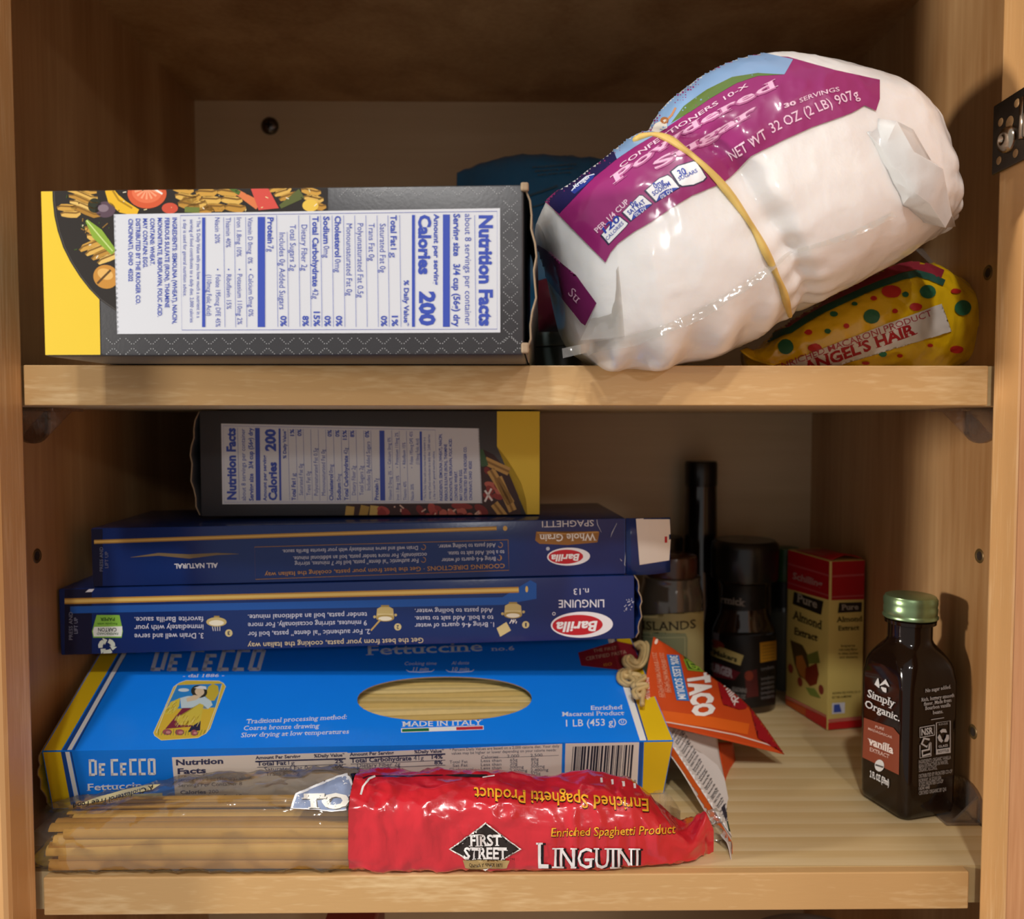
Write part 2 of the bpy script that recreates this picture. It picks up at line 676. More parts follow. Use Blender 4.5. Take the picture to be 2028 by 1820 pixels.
for k in range(3):
    y0 = yb - 0.0015 + 0.0022 * k
    mb.tube([(hx - 0.0028, y0, z0 + 0.007), (hx - 0.0028, y0, z1 - 0.005)], 0.0016, n=10)
mb.build('knuckle', CHROME, t, smooth=True)

# clear plastic shelf clips
CLIP = film('clip_plastic', 'f8efe4', haze=0.05, rough=0.06, gloss=0.26, bump=0.2, bscale=200)


def clip(lab, side, zt, y0, y1, down=True):
    s = -1 if side == XR else 1
    t = thing('shelf_clip', lab, 'shelf clip', (side, (y0 + y1) / 2, zt))
    k = -1 if down else 1
    mb = MB()
    x1 = side + s * 0.0016
    n = 10
    prof = [(y0, zt), (y1, zt)] + [((y0 + y1) / 2 + (y1 - y0) / 2 * math.cos(a * math.pi / n), zt + k * (0.0085 + 0.0075 * math.sin(a * math.pi / n))) for a in range(n + 1)]
    a = [Vector((side + s * 0.0002, y, z)) for y, z in prof]
    b = [Vector((x1, y, z)) for y, z in prof]
    m = len(prof)
    mb.add(a + b, [list(range(m)), list(range(m, 2 * m))[::-1]] + [[i, (i + 1) % m, m + (i + 1) % m, m + i] for i in range(m)])
    mb.build('wall_tab', CLIP, t)
    mb = MB().box((min(side + s * 0.0002, side + s * 0.017), y0, min(zt, zt + k * 0.0014)), (max(side + s * 0.0002, side + s * 0.017), y1, max(zt, zt + k * 0.0014)), bev=0.0003)
    mb.build('shelf_tab', CLIP, t)
    for yy in (y0 + 0.0016, y1 - 0.0030):
        mb = MB()
        tri = [(x1, zt + k * 0.0014), (side + s * 0.0125, zt + k * 0.0014), (x1, zt + k * 0.0125)]
        f = [Vector((x, yy, z)) for x, z in tri] + [Vector((x, yy + 0.0013, z)) for x, z in tri]
        mb.add(f, [[0, 1, 2], [5, 4, 3], [0, 3, 4, 1], [1, 4, 5, 2], [2, 5, 3, 0]])
        mb.build('gusset', CLIP, t)


clip('clear plastic shelf clip under the right end of upper shelf', XR, -0.0160, 0.054, 0.080)
clip('clear plastic shelf clip under the left end of upper shelf', XL, -0.0160, 0.054, 0.080)
clip('clear plastic shelf clip standing on lower shelf beside brown vanilla bottle', XR, FL + 0.0002, 0.058, 0.083, down=False)

# ------------------------------------------------------------------ cartons
class Frame:
    """a carton's own axes: a along the front edge, b into the cabinet, c up the front face"""

    def __init__(s, p0, p1, tilt, depth, top_px=None, height=None):
        s.o = Vector(p0)
        s.ex = (Vector(p1) - s.o)
        s.L = s.ex.length
        s.ex.normalize()
        z = Vector((0, 0, 1))
        z = (z - s.ex * z.dot(s.ex)).normalized()
        s.ez = Matrix.Rotation(R(-tilt), 3, s.ex) @ z      # tilt > 0 leans the top away from the camera
        s.ey = s.ez.cross(s.ex).normalized()
        s.D = depth
        if height is None:
            d = ray(*top_px)
            t = (s.o - CAM).dot(s.ey) / d.dot(s.ey)
            height = (CAM + d * t - s.o).dot(s.ez)
        s.H = height

    def front(s):
        return (s.o, s.ex, s.ez, s.L, s.H)

    def top(s):
        return (s(0, 0, s.H), s.ex, s.ey, s.L, s.D)

    def __call__(s, a, b, c):
        return s.o + s.ex * a + s.ey * b + s.ez * c


BLACK = P('black_carton', '3d3d40', 0.34, bump=0.05, bscale=900, vary=0.08)
CARD = P('raw_cardboard', 'a08a70', 0.85, vary=0.2, vscale=400)
YEL = 'e6c437'
WHITE = 'd2d5dc'
NBLUE = '3a4fae'


def end_flap(fr, side, mat, t, bulge=0.0035, lift=0.3):
    """tuck flap on a carton end that has sprung open a little"""
    a0 = fr.L if side > 0 else 0.0
    rows = []
    for j in range(13):
        v = j / 12
        c = fr.H * (0.012 + 0.976 * v)
        out = bulge * math.sin(math.pi * min(1, v * 1.02)) ** 0.8 + 0.0004 + 0.0006 * math.sin(v * 23)
        rows.append([fr(a0 + side * (out * (0.65 + 0.35 * math.cos(u * 1.2)) + 0.0003), 0.0008 + u * (fr.D - 0.002), c) for u in (0, 0.1, 0.3, 0.6, 1.0)])
    mb = MB().grid(rows, 0)
    o = mb.build('end_flap', [mat, CARD], t, smooth=True, solid=0.0006)
    o.modifiers['thickness'].material_offset_rim = 1
    return o


def nutrition_label(ink):
    """the white panel of the black cartons, in the coordinates of the upper one"""
    A = ink.frame(60, 330, 3.7556)
    pts = [(625, 356), (2303, 331)]
    z1 = lambda p: (60 + p[0] / 3.7556, 330 + p[1] / 3.7556)
    z2 = lambda p: (520 + p[0] / 3.6214, 330 + p[1] / 3.6214)
    ink.frame(0, 0, 1)
    left = []
    n = 25
    for k in range(n + 1):
        y = 356 + (1245 - 356) * k / n
        x = 622 + 26 * k / n
        left.append(z1((x, y)))
        if k < n:
            left.append(z1((x + 17, y + 17)))
    ink.poly([z2((1703, 299)), z2((1705, 1190))] + left[::-1], WHITE, 2)
    # frame
    b = [z1((1118, 365)), z2((1683, 322)), z2((1683, 1166)), z1((1130, 1216))]
    ink.line(b, 0.9, NBLUE, 3, closed=True)
    ink.frame(520, 330, 3.6214)
    T = lambda s, x, y0, y1, h, bold=0.0: ink.text(s, (x, y0), (x, y1), h, NBLUE, 3, bold)
    Rl = lambda x, y0=350, y1=1150, wd=3: ink.line([(x - 4, y0), (x + 6, y1)], wd, NBLUE, 3)
    T('Nutrition Facts', 1556, 350, 1145, 92, 0.045)
    Rl(1525)
    T('about 8 servings per container', 1452, 340, 1138, 46)
    T('Serving size   3/4 cup (56g) dry', 1370, 340, 1150, 46, 0.03)
    ink.rect(1294, 345, 1344, 1150, NBLUE, 3)
    T('Amount per serving', 1230, 340, 850, 36, 0.03)
    T('Calories', 1122, 347, 775, 84, 0.045)
    T('200', 1130, 895, 1142, 104, 0.05)
    ink.rect(1072, 348, 1094, 1150, NBLUE, 3)
    T('% Daily Value*', 1015, 815, 1145, 34, 0.03)
    Rl(988)
    rows = [('Total Fat', ' 1g', 920, 350, '1%'), ('', 'Saturated Fat 0g', 842, 410, '0%'), ('', 'Trans Fat 0g', 762, 408, ''),
            ('', 'Polyunsaturated Fat 0.5g', 682, 408, ''), ('', 'Monounsaturated Fat 0g', 602, 410, ''), ('Cholesterol', ' 0mg', 520, 355, '0%'),
            ('Sodium', ' 0mg', 438, 358, '0%'), ('Total Carbohydrate', ' 42g', 360, 358, '15%'), ('', 'Dietary Fiber 2g', 280, 418, '8%'),
            ('', 'Total Sugars 2g', 198, 418, ''), ('', 'Includes 0g Added Sugars', 122, 475, '0%'), ('Protein', ' 7g', 38, 365, '')]
    ends = {920: (572, 655), 842: 762, 762: 678, 682: 940, 602: 926, 520: (650, 760), 438: (555, 655), 360: (862, 950), 280: 748, 198: 750, 122: 1025, 38: (552, 612)}
    for bd, rg, x, y0, pc in rows:
        e = ends[x]
        if bd:
            T(bd, x, y0, e[0], 42, 0.03)
            T(rg.strip(), x, e[0] + 14, e[1], 42)
        else:
            T(rg, x, y0, e, 42)
        if pc:
            T(pc, x + 9, 1040 if len(pc) > 2 else 1070, 1147, 42, 0.03)
        if x != 38:
            Rl(x - 16, 470 if x == 198 else 352)
    ink.frame(60, 330, 3.7556)
    ink.rect(1693, 375, 1748, 1194, NBLUE, 3)
    for l, e, rr, r0, r1, x in (('Vitamin D 0mcg  0%', 722, 'Calcium 0mg 0%', 800, 1115, 1620), ('Iron 1.8mg 10%', 670, 'Potassium 110mg 2%', 800, 1175, 1537),
                               ('Thiamin 40%', 602, 'Riboflavin 15%', 802, 1060, 1457), ('Niacin 20%', 572, 'Folate 195mcg DFE 45%', 805, 1192, 1376)):
        T(l, x, 380, e, 36)
        T(rr, x + 5, r0, r1, 36)
        ink.ell(x + 20, 766, 6, 6, NBLUE, 3, n=8)
        if x != 1376:
            Rl(x - 13, 378, 1195)
    T('(110mcg Folic Acid)', 1314, 805, 1110, 36)
    ink.rect(1280, 380, 1304, 1194, NBLUE, 3)
    for s, x, y0, y1 in (('* The % Daily Value tells you how much a nutrient in a', 1240, 378, 1125), ('serving of food contributes to a daily diet. 2,000 calories', 1190, 395, 1160), ('a day is used for general nutrition advice.', 1140, 395, 966)):
        T(s, x, y0, y1, 27)
    for s, x, y0, y1 in (('INGREDIENTS: SEMOLINA (WHEAT), NIACIN,', 1060, 380, 1170), ('FERROUS SULFATE (IRON), THIAMINE', 1004, 382, 1050), ('MONONITRATE, RIBOFLAVIN, FOLIC ACID.', 950, 382, 1118),
                         ('CONTAINS: WHEAT.', 894, 385, 735), ('MAY CONTAIN: EGG.', 841, 387, 755), ('DISTRIBUTED BY THE KROGER CO.', 788, 388, 1025), ('CINCINNATI, OHIO  45202', 733, 390, 855)):
        T(s, x, y0, y1, 32, 0.022)
    ink.frame(0, 0, 1)


# --- upper carton, overhanging the shelf edge
UF = Frame(Vector((at(88, 706, -0.021).x, -0.021, 0.0002)), Vector((at(1037, 707, -0.030).x, -0.030, 0.0002)), 0.0, 0.108, top_px=(80, 377))
t_up = thing('pasta_carton', 'black and yellow pasta carton with white nutrition panel, overhanging the upper shelf edge', 'carton', UF(0, 0, 0))
body = MB().box((0, 0, 0), (UF.L, UF.D, UF.H), bev=0.0009, frame=UF).build('carton_body', BLACK, t_up, auto=40)
end_flap(UF, 1, BLACK, t_up, 0.0032)
ink = Ink()
ink.frame(60, 330, 3.7556)
arc = [(165, 150), (168, 250), (180, 370), (205, 480), (245, 600), (300, 710), (370, 820), (440, 910), (515, 988)]
ink.poly([(60, 150)] + arc + [(523, 1420), (60, 1420)], YEL, 1)
plate = arc + [(560, 1020), (640, 1075)]
dish = [(165, 140)] + plate + [(645, 350), (2214, 330), (2214, 120)]
ink.poly(dish, '2a2522', 1.25)
ink.line([(p[0] + 14, p[1]) for p in plate], 7, '4a4643', 1.5)
# the dish on the front: corkscrew pasta, vegetables, herbs
rnd = random.Random(3)
PAS = ['c99a44', 'd8ae58', 'b98a3a', 'e0bb6a', 'a87a30']


def screw(cx, cy, ln, wd, rot, n=4, z=1.6):
    c, q = math.cos(R(rot)), math.sin(R(rot))
    for k in range(n):
        u = (k - (n - 1) / 2) * ln / n
        x, y = cx + u * c, cy + u * q
        p = [(x - q * wd * v - c * 0.25 * wd * math.sin(v * 3), y + c * wd * v - q * 0.25 * wd * math.sin(v * 3)) for v in (-0.55, -0.3, 0, 0.3, 0.55)]
        w0 = ln / n * 0.95
        ink.line(p, [w0 * 0.35, w0 * 0.95, w0 * 1.05, w0 * 0.95, w0 * 0.35], PAS[(k + int(cx)) % 5], z)
        ink.line([(a - c * w0 * 0.22, b - q * w0 * 0.22) for a, b in p], w0 * 0.22, '7d5a24', z + 0.1)


screw(400, 250, 220, 190, 80, 5)
screw(290, 330, 110, 120, 60, 2)
screw(520, 630, 220, 150, 35, 4)
screw(470, 500, 120, 90, 75, 2)
ink.ell(560, 320, 75, 60, '5a4652', 1.7)
ink.ell(545, 310, 40, 28, '83717c', 1.8)
ink.ell(480, 290, 50, 55, '2c3022', 1.7)
ink.line([(585, 170), (620, 240), (690, 300), (800, 345)], [60, 95, 95, 55], 'e3b32a', 1.7)
ink.line([(615, 180), (660, 250), (760, 310)], 14, 'a87f1c', 1.8)
ink.ell(870, 200, 145, 112, 'cf5a35', 1.7, n=40)
ink.ell(870, 190, 112, 82, 'e0724c', 1.8, n=36)
for k in range(7):
    a = R(20 + k * 24)
    ink.line([(870, 165), (870 + 95 * math.cos(a), 165 + 80 * math.sin(a))], [6, 16], 'efa07a', 1.9)
ink.line([(915, 160), (985, 205)], 14, 'f0e6dc', 2)
ink.ell(1040, 310, 60, 40, 'c7503a', 1.75)
for x, y, r_ in ((1160, 230, 70), (1345, 250, 60), (1500, 250, 65), (1240, 290, 45)):
    screw(x, y, 190, 130, r_, 3, 1.7)
ink.line([(1150, 320), (1260, 325)], 40, '6d7a3a', 1.9)
ink.poly([(1640, 160), (1760, 140), (1850, 310), (1700, 325)], 'd04f45', 1.85)
ink.line([(1540, 190), (1700, 290)], [40, 70], 'd87a4a', 1.8)
ink.line([(1470, 150), (1560, 200)], [20, 34], '4f6a2c', 1.9)
screw(1880, 190, 150, 110, 40, 3, 1.7)
ink.line([(1860, 300), (2020, 200)], [30, 80], '5b6234', 1.9)
screw(2110, 240, 170, 120, 70, 3, 1.7)
ink.ell(2085, 290, 60, 45, 'e2bd4e', 1.9)
ink.line([(420, 400), (500, 500), (625, 640)], [20, 90, 50], '88a83a', 2.0)
ink.line([(420, 400), (520, 520), (615, 630)], 9, 'c7d98a', 2.1)
ink.ell(565, 820, 95, 88, 'c48a3a', 1.8, rot=20)
ink.ell(560, 800, 60, 40, 'e0b062', 1.9, rot=20)
ink.line([(500, 870), (600, 770)], 16, '5d4020', 2.0)
for k in range(26):
    x, y = rnd.uniform(250, 2150), rnd.uniform(170, 330)
    ink.line([(x, y), (x + rnd.uniform(-30, 30), y + rnd.uniform(-25, 25))], 6, rnd.choice(['f3ead2', '3f5224', '2a1d12', 'e8d9a0']), 2.1)
for k in range(12):
    x, y = rnd.uniform(330, 600), rnd.uniform(370, 700)
    ink.line([(x, y), (x + rnd.uniform(-40, 40), y + rnd.uniform(-40, 40))], 8, rnd.choice(['eadfbe', '3f5224', '8a6830']), 1.9)
# dotted diamonds of the black card
ink.frame(0, 0, 1)


def dots(x, y, dirs, n=5, st=3.6):
    for dx, dy in dirs:
        for k in range(n):
            px, py = x + dx * (2.5 + k * st), y + dy * (3 + k * st * 0.95)
            ink.rect(px - 0.75, py - 0.75, px + 0.75, py + 0.75, 'b9bbbd', 1.4)


for k in range(23):
    x = 213 + k * 38.2
    if x > 212:
        dots(x + 12, 684 - k * 0.05, ((-1, -1), (1, -1)), 4)
        dots(x + 12, 688 - k * 0.05, ((-1, 1), (1, 1)), 4)
for k in range(9):
    x = 690 + k * 39.5
    dots(x, 367 - k * 0.7, ((-1, -1), (1, -1)), 2)
    dots(x, 372 - k * 0.7, ((-1, 1), (1, 1)), 5)
for k in range(8):
    dots(1011, 412 + k * 36, ((-1, -1), (1, -1), (-1, 1), (1, 1)), 4)
nutrition_label(ink)
ink.build('printed_panel', body, t_up, plane=UF.front())
# scuffed card on the far corner
for (a, c, h) in ((UF.L - 0.001, UF.H - 0.0022, 0.0028), (UF.L - 0.0008, 0.0004, 0.0035)):
    MB().box((a, -0.0007, c), (a + 0.0026, 0.002, c + h), bev=0.0006, frame=UF).build('worn_corner', CARD, t_up)

# --- blue pasta boxes of the lower stack
NAVY = P('navy_carton', '17306c', 0.22, bump=0.03, bscale=700, vary=0.06)
LF = Frame(at(120, 1298, 0.083), at(1257, 1265, 0.099), 0.0, 0.080, top_px=(125, 1166))
t_li = thing('pasta_box', 'navy linguine box with cooking pictures, upside down on the bright blue carton', 'box', LF(0, 0, 0), 'upside down navy pasta boxes')
li = MB().box((0, 0, 0), (LF.L, LF.D, LF.H), bev=0.0008, frame=LF).build('box_body', NAVY, t_li, auto=40)
end_flap(LF, 1, NAVY, t_li, 0.0028)
sp0, sp1 = at(183, 1161, 0.0848), at(1240, 1133, 0.1000)
sp0, sp1 = [q + LF.ez * (LF.H + 0.0003 - (q - LF.o).dot(LF.ez)) for q in (sp0, sp1)]
SF = Frame(sp0, sp1, 0.0, 0.078, top_px=(183, 1046))
t_sp = thing('pasta_box', 'navy whole grain spaghetti box with white open flap, on top of the linguine box', 'box', SF(0, 0, 0), 'upside down navy pasta boxes')
sp = MB().box((0, 0, 0), (SF.L, SF.D, SF.H), bev=0.0008, frame=SF).build('box_body', NAVY, t_sp, auto=40)
print('linguine', LF.L, LF.H, 'spaghetti', SF.L, SF.H, 'upper', UF.L, UF.H)

# opened flap at the end of the spaghetti box
fl = []
for v in (0.0, 0.33, 0.66, 1.0):
    fl.append([SF(SF.L + u * 0.0235, 0.0002 + 0.004 * u * u, SF.H * (0.0 + v * (1.0 - 0.02 * u)) - 0.0006 * math.sin(math.pi * u) * (1 - v)) for u in (0, 0.12, 0.3, 0.5, 0.7, 0.86, 1.0)])
flap = MB().grid(fl).build('open_flap', NAVY, t_sp, smooth=True, solid=0.0005)
ink = Ink(720, 990, 3.271)
ink.poly([(1762, 122), (1978, 108), (1986, 250), (1976, 390), (1786, 420)], 'eadfd2', 2)
ink.rect(1947, 236, 1962, 276, 'c0202c', 3)
ink.build('glue_patch', flap, t_sp, step=10, base=0.0004)

GOLD = 'c99a48'


def tx(ink, s, x1, x0, y, h, mat, bold=0.0, dy=0.0, z=3, **k):
    """upside-down line of print: starts at x1 on the right, ends at x0"""
    ink.text(s, (x1, y), (x0, y + dy), h, mat, z, bold, **k)


# linguine print
ink = Ink(720, 990, 3.271)
ink.line([(-1936, 656), (-1900, 656), (1005, 582)], 38, 'b98a3e', 1)
ink.line([(-1936, 656), (-1900, 656), (1005, 582)], 20, 'e2c06c', 1.5)
ink.ell(1057, 578, 9, 20, 'e2c06c', 1.5)
ink.poly([(-1900, 690), (-1900, 735), (900, 680), (1120, 640), (1120, 540), (1080, 520), (900, 630), (-1900, 690)], '2258a8', 0.8)
ink.rect(-1936, 570, -1760, 1010, '1a1c38', 0.6)
ink.ell(1414, 808, 201, 84, 'f2f0f2', 1.6, rot=-1.5, n=48)
ink.ell(1386, 810, 163, 66, 'c4222e', 2.0, rot=-1.5, n=48)
tx(ink, 'Barilla', 1515, 1250, 785, 62, 'f5f3f3', 0.03, 8, shear=0.25)
ink.ring(1233, 737, 9, 9, 4, 'e8e8ee', 2)
tx(ink, 'LINGUINE', 1558, 1263, 645, 50, 'e9ebf2', 0.008, 3)
tx(ink, 'n.13', 1458, 1360, 572, 40, 'e9ebf2', 0.0, 2)
ink.ell(1050, 808, 23, 23, 'd9c88e', 2)
tx(ink, '1', 1056, 1046, 796, 24, '20264f', 0.03)
ink.ell(222, 822, 23, 23, 'd9c88e', 2)
tx(ink, '2', 230, 214, 811, 24, '20264f', 0.03)


def pot(cx, cy):
    ink.poly([(cx - 58, cy + 30), (cx - 52, cy - 30), (cx - 30, cy - 42), (cx + 30, cy - 42), (cx + 52, cy - 30), (cx + 58, cy + 30)], 'cdb878', 2)
    ink.ell(cx, cy + 30, 58, 22, 'b39a55', 2.2)
    ink.ell(cx, cy + 33, 44, 14, 'f1ead2', 2.4)
    ink.line([(cx - 26, cy - 48), (cx + 26, cy - 48)], 12, 'a58c4c', 2.1)
    ink.ell(cx - 68, cy + 22, 9, 9, 'cdb878', 2)
    ink.ell(cx + 68, cy + 10, 9, 9, 'cdb878', 2)
    ink.line([(cx - 50, cy + 5), (cx + 50, cy + 5)], 5, 'e8d9a6', 2.3)


pot(968, 715)
pot(140, 735)
ink.line([(48, 845), (110, 775)], 10, 'c9aa62', 2.5)
ink.poly([(862, 830), (925, 790), (955, 845), (885, 886)], 'd9c88e', 2.1)
for k in range(7):
    ink.line([(945 + k * 7, 800 - (k % 3) * 9), (955 + k * 6, 785 - (k % 2) * 12)], 6, 'f4f2ec', 2.6)
LT = 'd5d9e6'
tx(ink, '1. Bring 4-6 quarts of water', 845, 332, 792, 30, LT, 0.004, 8)
tx(ink, 'to a boil. Add salt to taste.', 842, 332, 748, 30, LT, 0.004, 6)
tx(ink, 'Add pasta to boiling water.', 838, 332, 700, 30, LT, 0.004, 6)
tx(ink, 'Get the best from your pasta, cooking the Italian way', 388, -750, 892, 34, 'd9c9a2', 0.006, 34)
ink.frame(100, 990, 3.271)
tx(ink, '2. For authentic “al dente” pasta, boil for', 2070, 1280, 836, 32, LT, 0.004, 18)
tx(ink, 'minutes, stirring occasionally. For more', 2012, 1280, 780, 32, LT, 0.004, 16)
tx(ink, '9', 2050, 2030, 780, 32, LT, 0.004)
tx(ink, 'tender pasta, boil an additional minute.', 2052, 1280, 727, 32, LT, 0.004, 16)
tx(ink, '3. Drain well and serve', 992, 545, 862, 34, LT, 0.006, 5)
tx(ink, 'immediately with your', 992, 545, 806, 34, LT, 0.006, 6)
tx(ink, 'favorite Barilla sauce.', 992, 545, 755, 34, LT, 0.006, 4)
ink.ell(1156, 862, 24, 24, 'd9c88e', 2)
tx(ink, '3', 1164, 1148, 850, 24, '20264f', 0.03)
ink.ell(1076, 790, 66, 30, 'cdb878', 2)
ink.ell(1076, 796, 48, 18, 'f1ead2', 2.2)
ink.line([(1060, 755), (1095, 755)], 10, 'a58c4c', 2.1)
for k in range(4):
    ink.line([(1050 + k * 16, 820), (1056 + k * 14, 848)], 4, 'e8e6e0', 2.2)
# carton recycling mark
ink.poly([(300, 745), (448, 745), (470, 850), (462, 892), (278, 892), (270, 850)], '8bc34a', 2)
ink.poly([(284, 822), (466, 818), (466, 850), (460, 884), (282, 884), (276, 850)], 'eef2ea', 2.2)
tx(ink, 'PAPERBOARD', 440, 302, 858, 15, '37613a', 0.01, 0, 3)
tx(ink, 'CARTON', 430, 310, 828, 24, '27302a', 0.02, 0, 3)
tx(ink, 'Recycle with', 434, 306, 796, 12, '2f6a22', 0.01, 0, 3)
tx(ink, 'PAPER', 418, 324, 762, 20, '2c4f1e', 0.02, 0, 3)
for k in range(3):
    a = 90 + k * 120
    c0 = (366 + 36 * math.cos(R(a)), 948 + 32 * math.sin(R(a)))
    pts = [(366 + 42 * math.cos(R(a + d)), 948 + 38 * math.sin(R(a + d))) for d in (-45, -20, 5, 30)]
    ink.line(pts, [26, 30, 30, 26], 'dfe9da', 2.2)
    e = pts[-1]
    d = Vector((-math.sin(R(a + 40)), math.cos(R(a + 40))))
    nn = Vector((math.cos(R(a + 40)), math.sin(R(a + 40))))
    e = Vector(e)
    ink.poly([e + nn * 24, e - nn * 24, e + d * 26], 'dfe9da', 2.2)
ink.text('PRESS AND', (145, 905), (145, 725), 22, '8f93a8', 3, up=(-24, 0))
ink.text('LIFT UP', (178, 865), (178, 762), 22, '8f93a8', 3, up=(-24, 0))
ink.poly([(258, 570), (292, 567), (270, 596), (226, 598)], 'e6e6ec', 1.6)
ink.build('printed_panel', li, t_li, plane=LF.front())

# spaghetti print
ink = Ink(720, 990, 3.271)
ink.line([(-1745, 272), (-1000, 246), (862, 184)], 26, 'a9803a', 1)
ink.line([(-1745, 272), (-1000, 246), (862, 184)], 12, 'cfa85c', 1.5)
ink.ell(917, 184, 14, 16, 'cfa85c', 1.5)
ink.rect(-1770, 180, -1690, 600, '181a33', 0.6)
ink.line([(1690, 60), (1692, 475)], 5, '33427c', 1)
tx(ink, 'SPAGHETTI', 1490, 1155, 130, 40, 'd5d3d6', 0.004, 8)
ink.poly([(1118, 205), (1300, 215), (1500, 203), (1528, 206), (1515, 275), (1320, 292), (1140, 284), (1112, 262)], '9a6a30', 1)
ink.line([(1125, 212), (1320, 220), (1520, 208)], 9, 'c4924c', 1.4)
tx(ink, 'Whole Grain', 1508, 1138, 216, 46, 'f1ece2', 0.015, 8, serif=True)
ink.ell(1328, 367, 139, 58, 'f0eef0', 1.6, rot=-1.5, n=48)
ink.ell(1310, 368, 112, 46, 'c4222e', 2.0, rot=-1.5, n=48)
tx(ink, 'Barilla', 1398, 1216, 350, 42, 'f5f3f3', 0.03, 6, shear=0.25)
ink.ell(1194, 316, 12, 12, 'b9bcc8', 2)
ink.line([(936, 258), (942, 455), (-700, 514), (-705, 305), (936, 258)], 4, '9a6f3a', 2)
tx(ink, 'COOKING DIRECTIONS · Get the best from your pasta, cooking the Italian way', 914, -640, 412, 28, 'b4854c', 0.01, 58)
C2 = 'c3c6d2'
for k, (cx, cy) in enumerate(((880, 375), (886, 292), (388, 388), (388, 306))):
    ink.ring(cx, cy, 14, 16, 4, 'b4854c', 2, a0=-100, a1=160)
tx(ink, '1', 892, 886, 366, 20, 'b4854c', 0.02)
tx(ink, 'Bring 4-6 quarts of water', 855, 505, 368, 27, C2, 0.006, 10)
tx(ink, 'to a boil. Add salt to taste.', 912, 545, 325, 27, C2, 0.006, 10)
tx(ink, 'Add pasta to boiling water.', 855, 482, 280, 27, C2, 0.006, 10)
tx(ink, 'For authentic “al dente” pasta, boil for 7 minutes, stirring', 355, -445, 380, 27, C2, 0.006, 22)
tx(ink, 'occasionally. For more tender pasta, boil an additional minute.', 410, -455, 342, 27, C2, 0.006, 24)
tx(ink, 'Drain well and serve immediately with your favorite Barilla sauce.', 352, -525, 298, 26, C2, 0.006, 24)
ink.frame(100, 990, 3.271)
tx(ink, 'ALL NATURAL', 1085, 803, 408, 30, 'd8d9de', 0.03, 6)
ink.text('PRESS AND', (342, 462), (342, 305), 20, '70748c', 3, up=(-22, 0))
ink.text('LIFT UP', (376, 440), (376, 335), 20, '70748c', 3, up=(-22, 0))
ink.line([(520, 372), (700, 352), (900, 366), (1080, 350), (1220, 350)], [2, 18, 28, 14, 2], '7d6a4a', 1)
ink.build('printed_panel', sp, t_sp, plane=SF.front())
# torn silver creases by the opened end
ink = Ink(720, 990, 3.271)
for p in (((1450, 92), (1470, 120), (1460, 135)), ((1505, 90), (1515, 160), (1540, 210)), ((1560, 88), (1600, 85), (1680, 80)), ((1640, 150), (1610, 210), (1600, 240)), ((1700, 300), (1690, 420), (1712, 440)), ((1660, 380), (1672, 395))):
    ink.line(p, [2, 5, 1.5], 'b9bcc9', 4)
ink.build('crease_wear', sp, t_sp, plane=SF.front())
ink = Ink(720, 990, 3.271)
rnd = random.Random(5)
for k in range(26):
    x, y = rnd.uniform(1690, 1748), rnd.choice((660, 700)) + rnd.gauss(0, 9)
    ink.line([(x, y), (x + rnd.uniform(-9, 9), y + rnd.uniform(-9, 9))], rnd.uniform(2, 6), 'c5cbdd', 4)
ink.build('crease_wear', li, t_li, plane=LF.front())

# --- back carton, on top of the spaghetti box
b0 = at(398, 1043, 0.109)
b1 = at(1070, 1036, 0.114)
zt = max(SF(0.1, 0.02, SF.H).z, SF(0.22, 0.02, SF.H).z)
b0.z = zt + 0.0004
b1.z = zt + 0.0004
BF = Frame(b0, b1, 0.0, 0.100, top_px=(700, 813))
print('back', BF.L, BF.H)
t_bk = thing('pasta_carton', 'black and yellow pasta carton with grey nutrition panel, topmost of the lower stack', 'carton', BF(0, 0, 0))
bk = MB().box((0, 0, 0), (BF.L, BF.D, BF.H), bev=0.0009, frame=BF).build('carton_body', BLACK, t_bk, auto=40)
end_flap(BF, -1, BLACK, t_bk, 0.004)
ink = Ink(350, 790, 2.704)
ink.poly([(1715, 20), (1950, 20), (1950, 640), (1880, 640), (1870, 540), (1845, 450), (1800, 370), (1760, 310), (1715, 255)], YEL, 1)
ink.poly([(915, 560), (1620, 555), (1640, 270), (1700, 300), (1780, 400), (1830, 520), (1850, 660), (912, 680)], '3a1f1c', 1.2)
for a, b, c_ in (((930, 575), (920, 660), 'b9994c'), ((1010, 572), (990, 665), 'a8873c'), ((1060, 572), (1050, 665), 'c2a458')):
    ink.line([a, b], 46, c_, 1.4)
for k in range(34):
    x, y = rnd.uniform(1090, 1740), rnd.uniform(570, 650)
    if x > 1640:
        y = rnd.uniform(380, 640)
    ink.ell(x, y, rnd.uniform(18, 44), rnd.uniform(12, 24), rnd.choice(['8d2f28', 'a8443a', '7a2420', 'b85f50']), 1.5 + rnd.random() * 0.3, rot=rnd.uniform(0, 90), n=14)
for k in range(14):
    x, y = rnd.uniform(1100, 1640), rnd.uniform(575, 640)
    ink.line([(x, y), (x + rnd.uniform(-25, 25), y + rnd.uniform(-20, 20))], 7, 'd9b3a0', 1.9)
for a, b in (((1650, 330), (1780, 390)), ((1680, 380), (1790, 560)), ((1720, 420), (1800, 600)), ((1700, 560), (1760, 640))):
    ink.line([a, b], 44, 'bf9550', 1.8)
    ink.line([a, b], 12, '8a642c', 1.85)
ink.line([(1630, 270), (1650, 360)], [20, 40], '3c5a38', 1.9)
ink.line([(1650, 490), (1690, 545)], 10, 'e8ddd8', 1.95)
ink.line([(1685, 480), (1650, 550)], 10, 'e8ddd8', 1.95)
ink.frame(0, 0, 1)


def to_back(x, y):
    a = (990.4 - x) / (990.4 - 229.5)
    b = (y - (412.6 + 12 * a)) / 246.5
    return 440.5 + a * (952.5 - 440.5) - b * 2.0, 998.5 - b * 160.0 + a * (-2 + b * 6)


